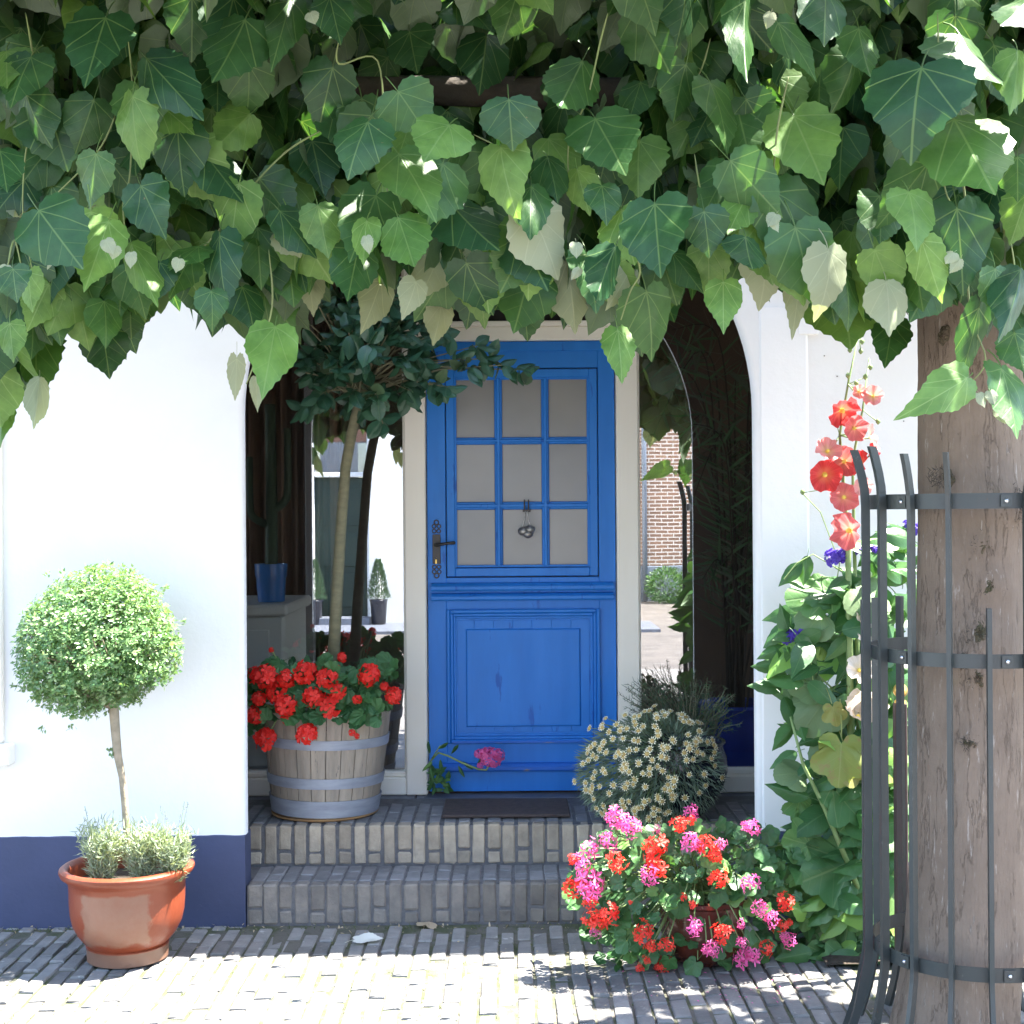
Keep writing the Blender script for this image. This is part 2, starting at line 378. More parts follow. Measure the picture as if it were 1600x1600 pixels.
m_lav = leafmat('lavender_leaf', (.20, .26, .15), (.28, .33, .20), (.28, .32, .22), None, .2, .6)
m_lavfl = leafmat('lavender_flower', (.10, .08, .28), (.16, .12, .36), (.12, .10, .30), None, .2, .7)
m_ger = leafmat('geranium_leaf', (.030, .105, .040), (.055, .155, .05), (.10, .18, .08), (.09, .20, .07), .2, .55, vk=4)
m_gerd = leafmat('ivy_geranium_leaf', (.032, .10, .030), (.06, .16, .042), (.10, .18, .08), (.09, .20, .07), .22, .5, vk=4, young=(.12, .24, .06))
m_red = leafmat('red_petal', (.62, .010, .008), (.74, .022, .014), (.60, .02, .012), None, .22, .6, tcol=(1, .6, .5))
m_coral = leafmat('coral_petal', (.72, .030, .022), (.80, .06, .035), (.70, .05, .03), None, .25, .6, tcol=(1, .7, .6))
m_pink = leafmat('pink_petal', (.68, .085, .30), (.76, .14, .40), (.68, .14, .36), None, .3, .6, tcol=(1, .8, .9))
m_santf = leafmat('cotton_lavender_leaf', (.14, .21, .155), (.20, .27, .19), (.18, .24, .18), None, .15, .7)
m_cream_fl = leafmat('cream_petal', (.70, .66, .46), (.78, .74, .55), (.68, .64, .46), None, .2, .7, tcol=(1, 1, .8))
m_butt = M('flower_button', (.40, .28, .10), .9, (.48, .36, .13), 200, 2)
m_rose = leafmat('rosemary_leaf', (.06, .14, .065), (.09, .19, .085), (.10, .13, .09), None, .12, .6)
m_holly = leafmat('hollyhock_leaf', (.06, .16, .045), (.10, .22, .06), (.16, .24, .11), (.22, .32, .13), .3, .55, vk=5, young=(.22, .32, .06), palm=(.6, 1.2))
m_hollyy = leafmat('yellowing_hollyhock_leaf', (.22, .27, .06), (.28, .26, .08), (.26, .28, .12), (.34, .36, .15), .3, .6, vk=5, blotch=(.30, .20, .08))
m_clem = leafmat('shrub_leaf', (.038, .115, .036), (.075, .18, .05), (.12, .20, .09), (.12, .22, .08), .26, .40, young=(.18, .34, .07), vk=6)
m_violet = leafmat('violet_petal', (.075, .035, .34), (.13, .06, .46), (.09, .05, .36), None, .25, .6, tcol=(.9, .8, 1))
m_stem = M('green_stem', (.16, .24, .08), .6, (.22, .30, .12), 14, 3)
m_woodstem = M('young_bark', (.21, .20, .12), .8, (.15, .145, .09), 18, 5, bump=.3, bsc=60, stretch=(1, 1, 2.5))
m_boxbark = M('box_bark', (.34, .28, .20), .85, (.22, .19, .13), 20, 5, bump=.5, bsc=50)
def hollyflower(name, outer, inner, eye):
    m, nt, p = newmat(name); uv = _n(nt, 'ShaderNodeTexCoord').outputs['UV']
    ln = _n(nt, 'ShaderNodeVectorMath', operation='LENGTH'); nt.links.new(uv, ln.inputs[0]); r = ln.outputs['Value']
    oi = _n(nt, 'ShaderNodeObjectInfo')
    c = mixc(nt, ramp(nt, r, .18, .62), inner, outer)
    gr = _n(nt, 'ShaderNodeTexGradient', gradient_type='RADIAL'); nt.links.new(uv, gr.inputs[0])
    wv = math_(nt, 'SINE', math_(nt, 'MULTIPLY', gr.outputs['Fac'], 2 * math.pi * 30))
    c = mixc(nt, math_(nt, 'MULTIPLY', ramp(nt, wv, .3, 1), .22), c, tuple(min(1, x * 1.3 + .05) for x in outer))
    c = mixc(nt, ramp(nt, r, .2, .1), c, eye)
    hs = _n(nt, 'ShaderNodeHueSaturation'); nt.links.new(c, hs.inputs['Color'])
    mr = _n(nt, 'ShaderNodeMapRange'); nt.links.new(oi.outputs['Random'], mr.inputs[0]); mr.inputs[3].default_value = .8; mr.inputs[4].default_value = 1.0
    nt.links.new(mr.outputs[0], hs.inputs['Saturation'])
    nt.links.new(hs.outputs[0], p.inputs['Base Color']); p.inputs['Roughness'].default_value = .6; p.inputs['Specular IOR Level'].default_value = .2
    tr = _n(nt, 'ShaderNodeBsdfTranslucent'); nt.links.new(hs.outputs[0], tr.inputs[0])
    mx = _n(nt, 'ShaderNodeMixShader'); mx.inputs[0].default_value = .35
    nt.links.new(p.outputs[0], mx.inputs[1]); nt.links.new(tr.outputs[0], mx.inputs[2]); nt.links.new(mx.outputs[0], nt.nodes['Material Output'].inputs[0])
    return m
m_hred = hollyflower('coral_hollyhock_petal', (.66, .045, .045), (.72, .16, .07), (.75, .45, .04))
m_burl = M('burl_bark', (.10, .075, .05), 1, (.055, .05, .025), 30, 6, bump=1, bsc=70, spots=[((.20, .15, .10), 30, .62)])
m_hcream = hollyflower('cream_hollyhock_petal', (.78, .66, .56), (.80, .60, .35), (.7, .45, .06))
m_hpink = hollyflower('pale_pink_hollyhock_petal', (.74, .26, .24), (.78, .45, .25), (.75, .55, .10))
m_dry = leafmat('dry_leaf', (.36, .27, .17), (.45, .36, .25), (.42, .36, .28), (.30, .22, .14), .2, .8)
m_dryw = leafmat('bleached_leaf', (.55, .55, .50), (.6, .6, .55), (.6, .6, .56), None, .2, .8)

# ------------------------------------------------------------------ leaf and flower shapes (triangles, unit size)
def outline_leaf(right, ser=0.0, n=15, cen=(0, .42), rings=(.5,), zf=None, jit=0.0):
    """right = outline of the right half from the stalk (0,0) to the tip"""
    P = np.array(right, float); t = np.r_[0, np.cumsum(np.hypot(*np.diff(P, axis=0).T))]; t /= t[-1]
    u = np.linspace(0, 1, n); x = np.interp(u, t, P[:, 0]); y = np.interp(u, t, P[:, 1])
    if ser:
        s_ = np.where(np.arange(n) % 2 == 1, 1, -1) * ser; s_[0] = s_[-1] = 0
        dx, dy = x - cen[0], y - cen[1]; L = np.hypot(dx, dy); x = x + dx / L * s_; y = y + dy / L * s_ * .8
    if jit: x[1:-1] *= 1 + rng.normal(0, jit, n - 2)
    ox = np.r_[x, -x[-2:0:-1] * (1 + rng.normal(0, jit, n - 2) if jit else 1)]; oy = np.r_[y, y[-2:0:-1]]
    k = len(ox); V = [np.c_[ox, oy]]
    for q in rings: V.append(np.c_[cen[0] + (ox - cen[0]) * q, cen[1] + (oy - cen[1]) * q])
    V = np.concatenate(V + [np.array([cen])]); Fc = []
    for r_ in range(len(rings)):
        for i in range(k):
            j = (i + 1) % k; a, b, c, d = r_ * k + i, r_ * k + j, (r_ + 1) * k + j, (r_ + 1) * k + i
            Fc += [(a, b, c), (a, c, d)]
    for i in range(k): Fc.append((len(rings) * k + i, len(rings) * k + (i + 1) % k, len(V) - 1))
    z = zf(V[:, 0], V[:, 1]) if zf else np.zeros(len(V))
    V3 = np.c_[V, z]; Fc = np.array(Fc)
    n0 = np.cross(V3[Fc[0][1]] - V3[Fc[0][0]], V3[Fc[0][2]] - V3[Fc[0][0]])
    if n0[2] < 0: Fc = Fc[:, ::-1]
    return V3, Fc, V.copy()
def with_stalk(p, L=.4, r=.012, back=.12):
    V, Fc, UV = p; q = []
    for k in range(4):
        t = k / 3
        for a in range(3):
            q.append((r * math.cos(a * 2.094), -L * t, -back * t * t + r * math.sin(a * 2.094) - .004))
    q = np.array(q); n = len(V); G = []
    for k in range(3):
        for a in range(3):
            b = (a + 1) % 3; i, j = n + k * 3 + a, n + k * 3 + b
            G += [(i, j, j + 3), (i, j + 3, i + 3)]
    return np.r_[V, q], np.r_[Fc, np.array(G)], np.r_[UV, np.tile([[0.0, .2]], (12, 1))]
LIN = [(0, 0), (.07, -.08), (.19, -.125), (.33, -.10), (.44, .0), (.51, .15), (.53, .32), (.50, .47), (.43, .60), (.34, .71), (.23, .81), (.12, .91), (.04, 1.0), (0, 1.06)]
LIN2 = [(0, 0), (.06, -.09), (.18, -.15), (.33, -.13), (.46, -.02), (.54, .15), (.55, .32), (.49, .45), (.42, .54), (.35, .65), (.24, .76), (.13, .88), (.04, .97), (0, 1.02)]
LIN3 = [(0, 0), (.08, -.06), (.21, -.09), (.35, -.05), (.46, .06), (.51, .22), (.51, .40), (.46, .55), (.37, .68), (.25, .80), (.13, .92), (.04, 1.03), (0, 1.10)]
def zlin(fold, droop, wav, ph):
    return lambda x, y: -fold * np.abs(x) - droop * np.clip(y, 0, 2) ** 2 + wav * np.sin(7 * y + ph) * np.abs(x) * 2 + .22 * math.sin(ph * 2.7) * x * y + .5 * math.cos(ph * 1.9) * np.clip(np.abs(x) - .3, 0, 1) ** 2 * np.sign(x + .2)
PL = []
for k, (o, fo, dr) in enumerate([(LIN, .08, .10), (LIN2, .14, .16), (LIN3, .05, .2), (LIN, -.10, .06), (LIN2, .25, .25), (LIN3, .14, .02), (LIN, .42, .3), (LIN2, .12, .55), (LIN3, .3, -.15)]):
    PL.append(with_stalk(outline_leaf(o, .0155, 23, zf=zlin(fo, dr, .05, k * 1.3), jit=.02), .42))
PLm = [outline_leaf(o, .014, 13, zf=zlin(.2, .2, .05, k)) for k, o in enumerate((LIN, LIN2, LIN3))]
BAY = [(0, 0), (.12, .08), (.23, .26), (.27, .48), (.22, .70), (.11, .88), (0, 1.0)]
PB = [with_stalk(outline_leaf(BAY, 0, 7, cen=(0, .45), zf=zlin(f_, d_, .08, k)), .12, .015, .02) for k, (f_, d_) in enumerate([(.5, .15), (.3, .35), (.7, -.05)])]
def polar_leaf(lobes, depth, notch=.5, n=45, cup=.3, ruff=.05, sharp=1.0, ser=0):
    th = np.linspace(-math.pi + notch, math.pi - notch, n)         # 0 = tip direction (+y)
    r = .5 * (1 - depth + depth * np.abs(np.cos(th * lobes / 2 * 1.0)) ** sharp) + (ser * (np.arange(n) % 2))
    x, y = r * np.sin(th), .5 + r * np.cos(th) - .12
    V = np.r_[np.c_[x, y], np.c_[x * .55, (y - .38) * .55 + .38 * .55], [[0, .2]]]
    V[-1] = (0, .12); k = n; Fc = []
    for i in range(k - 1): Fc += [(i, i + 1, k + i + 1), (i, k + i + 1, k + i)]
    for i in range(k - 1): Fc.append((k + i, k + i + 1, 2 * k))
    rr = np.hypot(V[:, 0], V[:, 1] - .2)
    z = cup * rr ** 2 + ruff * np.sin(np.arctan2(V[:, 0], V[:, 1] - .2) * lobes) * rr * 1.5
    V3 = np.c_[V, z]; Fc = np.array(Fc)
    n0 = np.cross(V3[Fc[0][1]] - V3[Fc[0][0]], V3[Fc[0][2]] - V3[Fc[0][0]])
    if n0[2] < 0: Fc = Fc[:, ::-1]
    return V3, Fc, V.copy()
PG = [with_stalk(polar_leaf(8, .16, .45, 33, .35, .05, .7), .7, .012, .4), with_stalk(polar_leaf(8, .14, .4, 33, -.2, .07, .7), .7, .012, .4)]
PI = [with_stalk(polar_leaf(5, .26, .5, 31, .15, .04, .8), .6, .012, .3), with_stalk(polar_leaf(5, .22, .45, 31, -.15, .05, .8), .6, .012, .3)]
PH = [with_stalk(polar_leaf(5, .32, .5, 61, .2, .07, .75, .012), .7, .016, .25), with_stalk(polar_leaf(5, .26, .35, 61, -.2, .08, .8, .012), .7, .016, .25), with_stalk(polar_leaf(3.4, .30, .4, 51, -.35, .07, .9, .012), .7, .016, .25)]
OV = [(0, 0), (.14, .05), (.25, .18), (.30, .34), (.27, .52), (.19, .72), (.09, .88), (0, 1.05)]
PO = [with_stalk(outline_leaf(OV, .006, 11, zf=zlin(f_, d_, .06, k)), .3, .014, .1) for k, (f_, d_) in enumerate([(.3, .2), (.15, .4), (.5, .1)])]
PT = (np.array([(0, 0, 0), (.26, .45, .06), (0, 1, 0), (-.26, .45, .06), (0, .5, -.02)]), np.array([(0, 1, 4), (1, 2, 4), (2, 3, 4), (3, 0, 4)]), np.array([(0, 0), (.26, .45), (0, 1), (-.26, .45), (0, .5)], float))
PN = (np.array([(-.5, 0, 0), (.5, 0, 0), (.35, .55, .03), (-.35, .55, .03), (0, 1, -.05)]), np.array([(0, 1, 2), (0, 2, 3), (3, 2, 4)]), np.array([(-.5, 0), (.5, 0), (.35, .55), (-.35, .55), (0, 1)], float))
def head_mesh(name, mat, n=16, r=1.0, fl=.62, petal=(.30, .5), full=True, loose=0.0, seed=0):
    """a geranium head: n florets of five petals on a dome, unit radius; local z points outward"""
    rg = np.random.default_rng(seed); V = []; Fc = []; Rr = []
    for i in range(n):
        z = 1 - (i + .5) / n * (1.45 if full else .9); a = i * 2.39996 + rg.uniform(-.3, .3); q = math.sqrt(max(0, 1 - z * z))
        c = Vector((q * math.cos(a), q * math.sin(a), z)); nrm = (c + Vector(rg.normal(0, .22, 3))).normalized()
        c = c * (1 + rg.normal(0, .08 + loose)) * .72
        t = nrm.orthogonal().normalized(); b = nrm.cross(t); a0 = rg.uniform(0, 6.28)
        for k in range(5):
            an = a0 + k * 2 * math.pi / 5 + rg.normal(0, .12); d = t * math.cos(an) + b * math.sin(an); s_ = nrm.cross(d); L = fl * petal[1] * 1.6 * rg.uniform(.85, 1.1); w_ = fl * petal[0] * rg.uniform(.85, 1.1)
            m0 = len(V); up = nrm * rg.uniform(.05, .2) * fl
            for p in (c, c + d * L * .55 + s_ * w_ + up, c + d * L * .95 + s_ * w_ * .55 + up * .8, c + d * L * .95 - s_ * w_ * .55 + up * .8, c + d * L * .55 - s_ * w_ + up): V.append(tuple(p))
            Fc += [(m0, m0 + 1, m0 + 2), (m0, m0 + 2, m0 + 3), (m0, m0 + 3, m0 + 4)]; Rr += [rg.random()] * 5
    return rawmesh(name, V, Fc, mat, None, Rr, False)
def hfl_mesh(name, mat, seed):
    rg = np.random.default_rng(seed); n = 45; V = [(0, 0, -.1)]; Fc = []
    rings = (.12, .38, .7, 1.0)
    for q in rings:
        for i in range(n):
            a = 2 * math.pi * i / n; lob = abs(math.cos(a * 2.5)); rr = q * (1 - .14 * (1 - lob ** .5) * q) * (1 + .02 * rg.normal() * q)
            z = .38 * q ** 1.5 + .12 * math.sin(a * 9 + seed) * q * q + .11 * math.sin(a * 5 + 2 * seed) * q + .05 * math.sin(a * 14) * q ** 3
            V.append((rr * math.cos(a), rr * math.sin(a), z - .1))
    for i in range(n): Fc.append((0, 1 + i, 1 + (i + 1) % n))
    for k in range(len(rings) - 1):
        for i in range(n):
            a, b = 1 + k * n + i, 1 + k * n + (i + 1) % n
            Fc += [(a, a + n, b + n), (a, b + n, b)]
    V = np.array(V); return rawmesh(name, V, Fc, mat, V[:, :2], None, True)

# ================================================================== GROUND, PAVEMENT, STREET
g = MB().box(-60, 60, -70, 40, -.5, -.06).build('ground', m_soil); tag(g, kind='structure')
rd = MB().add([(-30, 4.30, -.012), (30, 4.30, -.012), (30, -1.5, -.012), (-30, -1.5, -.012)], [(3, 2, 1, 0)]).build('road', m_road); tag(rd, kind='structure')
sq = MB().add([(-30, -1.5, -.012), (30, -1.5, -.012), (30, -12.4, -.012), (-30, -12.4, -.012)], [(3, 2, 1, 0)]).build('cobbled_road', m_cobble); tag(sq, kind='structure')
pv = MB().box(-4.7, 4.7, 4.24, 5.63, -.05, -.008).build('pavement', m_joint); tag(pv, kind='structure')
pw, pl = .0635, .165
def brick_proto(name, mat, sx, sy, sz, seed):
    rg = np.random.default_rng(seed); j = lambda a: rg.normal(0, a)
    b = .005; V = []; hx, hy = sx / 2, sy / 2
    for z, ins in ((-sz, 0), (-b, 0), (0, b)):
        for qx, qy in ((-1, -1), (1, -1), (1, 1), (-1, 1)):
            V.append((qx * (hx - ins) + j(.0016), qy * (hy - ins) + j(.002), z + (j(.0016) if z == 0 else 0)))
    Fc = []
    for l in (0, 4):
        for i in range(4): Fc.append((l + i, l + (i + 1) % 4, l + 4 + (i + 1) % 4, l + 4 + i))
    Fc.append((8, 9, 10, 11))
    me = bpy.data.meshes.new(name); me.from_pydata(V, [], Fc); me.materials.append(mat); me.update(); return me
pav = [brick_proto('paving_brick', m_paver, .053, .157, .045, k) for k in range(6)]
spots = []
ncol = int(9.2 / pw)
for c in range(ncol):
    x = -4.6 + c * pw + U(-.002, .002); off = (c % 2) * pl / 2 + U(-.025, .025)
    for r_ in range(9):
        y = 4.24 + off + r_ * pl + U(-.003, .003)
        if y - .078 < 4.25 or y + .078 > 5.60: continue
        if 2.85 > x > 1.06 + .10 * math.sin(y * 9) and y > 5.02: continue          # planting bed
        if -1.09 < x < .99 and y + .078 > 5.59: continue
        if (x - 1.40) ** 2 + (y - 4.3) ** 2 < .26 ** 2: continue
        spots.append((x, y, U(-.007, .004)))
# the short bricks that fill the ends of the staggered rows, and the rest beyond the frame, are one mass
def seen(p): a, b = PX((p[0], p[1], 0)); return -20 < a < 1620 and b < 1612
vis = sorted([p for p in spots if seen(p)], key=lambda p: p[1]); rest = [p for p in spots if not seen(p)]
rest += vis[298:]; vis = vis[:298]
for x, y, z in vis:
    inst('brick', pav[int(U(0, 6))], Matrix.Translation((x, y, z)) @ Matrix.Rotation(U(-.03, .03), 4, 'Z') @ Matrix.Rotation(U(-.018, .018), 4, 'X') @ Matrix.Rotation(U(-.03, .03), 4, 'Y'), pv)
mb = MB()
for x, y, z in rest: mb.box(x - .026, x + .026, y - .078, y + .078, -.045, z, .005)
for c in range(ncol):
    x = -4.6 + c * pw; o_ = (c % 2) * pl / 2
    if o_ > 0: mb.box(x - .026, x + .026, 4.252, 4.24 + o_ - .086, -.045, U(-.004, .002), .004)
    if x < -1.1 or .99 < x < 1.05: mb.box(x - .026, x + .026, 5.585 if o_ else 5.55, 5.61, -.045, U(-.006, 0), .004)
t = mb.build('brick_infill', m_paver, pv); tag(t, kind='stuff')
gt = MB(); ng = 0
gb = [brick_proto('gutter_brick', m_gutter, .196, .085, .05, 20 + k) for k in range(3)]
for k in range(44):
    inst('brick', gb[k % 3], Matrix.Translation((-4.5 + k * .206, 4.19, -.004 + U(-.003, .003))), rd)
bed = MB()
n = 26
for i in range(n + 1):
    for j in range(9):
        x = 1.04 + 1.8 * i / n; y = 5.02 + .575 * j / 8
        bed.v.append((x + (.10 * math.sin(y * 9) if i == 0 else 0), y, -.008 + (0 if i == 0 else .02 + U(-.008, .02)))); bed.uv.append((0, 0))
for i in range(n):
    for j in range(8): bed.f.append((i * 9 + j, (i + 1) * 9 + j, (i + 1) * 9 + j + 1, i * 9 + j + 1))
bed = bed.build('planting_bed', m_soil); tag(bed, kind='structure')
# moss and grass blades in the joints
ms = []
for k in range(900):
    x = -4.6 + pw / 2 + int(U(32, 112)) * pw; y = U(4.5, 5.58)
    if x > .95 and y > 5.0 and U(0, 1) < .6: continue
    if U(0, 1) > .35 + .65 * (abs(math.sin(x * 3.1 + y * 2)) > .6): continue
    for q in range(int(U(2, 5))):
        d = Vector((U(-1, 1), U(-1, 1), U(.5, 1.6)))
        ms.append(frame((x + U(-.005, .005), y + U(-.01, .01), -.012), d, rdir(), .0025, U(.008, .022)))
for k in range(500):                                                     # tufts along the foot of the walls
    x = rng.choice([U(-2.3, -1.05), U(-1.1, .9), U(.9, 1.5)]); y = 5.555 + U(0, .03)
    ms.append(frame((x, y, -.01), Vector((U(-1, 1), U(-1.4, .1), U(.3, 1.5))), rdir(), .003, U(.01, .035)))
m_moss = leafmat('joint_grass', (.075, .11, .035), (.14, .15, .06), (.09, .12, .05), None, .2, .8)
t = mass('grass', [PN], ms, m_moss); tag(t, kind='stuff')
# dry crumbs and fallen petals
ms = [frame((U(-2.2, 1.2), 5.6 - abs(rng.normal(0, .06)) - .01, U(0, .006)), rdir(), (0, 0, 1), U(.004, .012), U(.006, .022)) for k in range(160)]
ms += [frame((U(-1.0, .9), U(5.62, 6.35) if U(0, 1) < .5 else U(5.93, 6.4), .3295 if 0 else .002), rdir(), (0, 0, 1), .001, .001) for k in range(1)]
ms += [frame((U(-2.2, 1.3), U(4.55, 5.5), .004), Vector((U(-1, 1), U(-1, 1), .1)), (U(-.3, .3), U(-.3, .3), 1), U(.003, .008), U(.006, .016)) for k in range(90)]
t = mass('leaf_litter', [PT, PN], ms, m_dry); tag(t, kind='stuff')
ms = [frame(W(U(960, 1240), U(1512, 1560), 5.0).to_2d().to_3d() + Vector((0, U(-.35, .1), .006)), Vector((U(-1, 1), U(-1, 1), .05)), (U(-.4, .4), U(-.4, .4), 1), U(.006, .010), U(.010, .018)) for k in range(45)]
t = mass('fallen_petals', [PT], ms, m_pink); tag(t, kind='stuff')

# ================================================================== HOUSE
XL, XR = W(381.5, 1000, DW).x, W(1181, 1000, DW).x
house = thing('house', 'white plastered house with dark blue plinth and arched porch around blue door', 'house', (0, DW, 0))
ZP = .357; cx = (XL + XR) / 2; ra = (XR - XL) / 2; zs = 2.03
arch = [(cx + ra * math.cos(a), zs + ra * math.sin(a)) for a in np.linspace(math.pi, 0, 49)]
def archwall(y0, y1, rb):
    b = MB(); X0, X1, Z1 = -4.6, 4.6, 3.35
    hole = [(XL, ZP)] + arch + [(XR, ZP)]
    n = len(hole)
    out = []
    for i, (x, z) in enumerate(hole):
        if i == 0: out.append((X0, ZP))
        elif i == n - 1: out.append((X1, ZP))
        else:
            t = (i - 1) / (n - 3)
            P = [(X0, zs), (X0, Z1), (X1, Z1), (X1, zs)]; L = [0, .25, .75, 1.0]
            k = 0 if t <= .25 else (1 if t <= .75 else 2); q = (t - L[k]) / (L[k + 1] - L[k])
            out.append((P[k][0] + (P[k + 1][0] - P[k][0]) * q, P[k][1] + (P[k + 1][1] - P[k][1]) * q))
    def off(i, d):                               # hole edge pushed outward from the opening
        x, z = hole[i]
        if i in (0, 1): return (x - d, z)
        if i in (n - 1, n - 2): return (x + d, z)
        l = math.hypot(x - cx, z - zs); return (x + (x - cx) / l * d, z + (z - zs) / l * d)
    rows = [([(p[0], y0, p[1]) for p in out])]
    steps = [(rb, 0), (rb * .45, rb * .2), (rb * .15, rb * .5), (0, rb)]
    for d, dy in steps: rows.append([(off(i, d)[0], y0 + dy, off(i, d)[1]) for i in range(n)])
    rows.append([(p[0], y0 + .055, p[1]) for p in hole]); rows.append([(off(i, .12)[0], y1, off(i, .12)[1]) for i in range(n)]); rows.append([(p[0], y1, p[1]) for p in out]); rows.append(rows[0])
    v = []; f = []
    for r_ in rows[:-1]: v += r_
    m = len(rows) - 1
    for k in range(m):
        for i in range(n - 1):
            a = k * n; c = ((k + 1) % m) * n
            f.append((a + i, c + i, c + i + 1, a + i + 1))
    b.add(v, f); return b
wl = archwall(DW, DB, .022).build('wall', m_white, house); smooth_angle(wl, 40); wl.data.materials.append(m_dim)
for pf in list(wl.data.polygons)[5 * (len(arch) + 1):7 * (len(arch) + 1)]:   # added splay and the inner face coloured dark to darken their mirror image
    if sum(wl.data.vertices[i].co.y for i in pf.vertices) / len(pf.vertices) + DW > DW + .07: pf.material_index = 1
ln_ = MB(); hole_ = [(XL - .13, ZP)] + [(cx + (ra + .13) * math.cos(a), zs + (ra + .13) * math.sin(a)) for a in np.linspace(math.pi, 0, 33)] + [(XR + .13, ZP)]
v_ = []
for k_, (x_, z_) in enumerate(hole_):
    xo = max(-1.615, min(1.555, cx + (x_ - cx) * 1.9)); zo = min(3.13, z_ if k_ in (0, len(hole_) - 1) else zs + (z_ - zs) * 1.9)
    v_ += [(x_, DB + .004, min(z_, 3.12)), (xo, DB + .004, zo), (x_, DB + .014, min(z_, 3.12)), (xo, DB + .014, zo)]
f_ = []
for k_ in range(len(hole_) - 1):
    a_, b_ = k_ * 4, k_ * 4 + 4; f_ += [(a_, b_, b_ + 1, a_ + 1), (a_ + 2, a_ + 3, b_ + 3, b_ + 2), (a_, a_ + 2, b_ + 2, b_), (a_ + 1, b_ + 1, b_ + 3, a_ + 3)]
ln_.add(v_, f_).build('added_dark_lining', m_dim, house)  # unseen dark lining added so the glass mirrors the wall's back dark
def plinth(x0, x1):
    b = MB(); k = max(2, int((x1 - x0) / .03)); v = []; f = []
    for i in range(k + 1):
        x = x0 + (x1 - x0) * i / k; z = ZP + .0015 * math.sin(x * 9) + .0012 * math.sin(x * 31) + U(-.0008, .0008); y = DW - .004 + .0012 * math.sin(x * 5)
        v += [(x, y, -.05), (x, y, z - .004), (x, y + .004, z), (x, DB, z), (x, DB, -.05)]
    for i in range(k):
        for j in range(5): f.append((i * 5 + j, i * 5 + 5 + j, i * 5 + 5 + (j + 1) % 5, i * 5 + (j + 1) % 5))
    f += [(0, 1, 2, 3, 4), tuple(range(k * 5, k * 5 + 5))[::-1]]
    return b.add(v, f).build('plinth', m_plinth, house)
plinth(-4.6, XL - .002); plinth(XR + .004, 4.6)
# plaster band right of the opening, a little proud of the wall
xb = W(1262, 1000, DW).x; zb = W(1250, 480, DW).z
sb = MB(); r_ = .045; prof = [(XR + .028, ZP + .004), (xb - r_, ZP + .004)] + [(xb - r_ + r_ * math.sin(a), ZP + .004 + r_ - r_ * math.cos(a)) for a in np.linspace(.2, math.pi / 2, 6)] + [(xb, zb), (XR + .028, zb)]
k = len(prof); sb.add([(x, DW - .006, z) for x, z in prof] + [(x + (.012 if x > XR + .1 else -.008), DW + .001, z) for x, z in prof], [tuple(range(k))] + [(i, k + i, k + (i + 1) % k, (i + 1) % k) for i in range(k)])
sb.build('plaster_band', m_white, house)
MB().box(xb - .03, xb + .05, DW - .008, DW + .001, zb - .11, zb + .13, .003).build('band_block', m_white, house)
# window at the very left edge: only its sill's end and a sliver of reveal reach the frame
sx = W(24, 1175, DW).x; sz0, sz1 = W(10, 1193, DW).z, W(10, 1160, DW).z
lw = MB().box(-3.1, W(6, 900, DW).x, DW - .028, DW + .001, sz1 + .002, 2.3, .006).build('window', m_cream, house)
MB().box(-3.1, sx, DW - .075, DW + .002, sz0, sz1, .007).build('sill', m_cream, lw)
MB().box(-2.98, -2.12, DW - .034, DW - .029, sz1 + .1, 2.2).build('pane', m_glass2, lw)
for k in range(8):                                                       # little marks of damp on the plaster are nail heads
    px, py = [(1288, 556), (1308, 588), (1412, 658), (1270, 610), (60, 1345), (1300, 760), (150, 700), (1395, 850)][k]
    p = W(px, py, DW - .002); 
    if k in (0, 1, 2): MB().lathe([(0, -.002), (.0024, -.0015), (.0024, .002)], p, 6, mat=Matrix.Rotation(R(90), 3, 'X')).build('nail', m_iron, house)
# porch behind the arch
XI0, XI1, ZI = -1.62, 1.56, 3.14
MB().box(XI0 - .1, XI0, DB, 6.68, .0, ZI).build('porch_side', m_white, house)
MB().box(XI1, XI1 + .1, DB, 6.68, .0, ZI).build('porch_side', m_white, house)
MB().box(-4.48, 4.48, DB, 9.2, ZI, ZI + .1).build('porch_ceiling', m_white, house)
for s_ in (-1, 1):                                                       # side walls, each with a wide unseen opening added to light the room
    x0, x1 = sorted((s_ * 4.6, s_ * 4.48))
    sw = MB().box(x0, x1, DB, 6.6, 0, 3.35).box(x0, x1, 8.3, 9.3, 0, 3.35).box(x0, x1, 6.6, 8.3, 0, .8).box(x0, x1, 6.6, 8.3, 2.7, 3.35)
    sw.build('side_wall', m_white, house)
MB().box(-4.48, 4.48, 9.2, 9.3, 0, 3.35).build('back_wall', m_white, house)
rf = MB(); rf.add([(-4.7, DW - .02, 3.352), (4.7, DW - .02, 3.352), (4.7, 7.5, 4.9), (-4.7, 7.5, 4.9), (4.7, 9.4, 3.352), (-4.7, 9.4, 3.352)], [(0, 1, 2, 3), (3, 2, 4, 5), (1, 4, 2), (0, 3, 5), (0, 5, 4, 1)])
rf.build('roof', M('roof_tile', (.14, .06, .04), .85, (.1, .05, .04), 10), house)
# porch-side room behind the glass
MB().box(-4.48, 4.48, 8.3, 8.38, .2, ZI).build('room_wall', m_room, house)
MB().box(-4.48, 4.48, DD + .1, 8.3, .2, .3).build('room_floor', m_room, house)
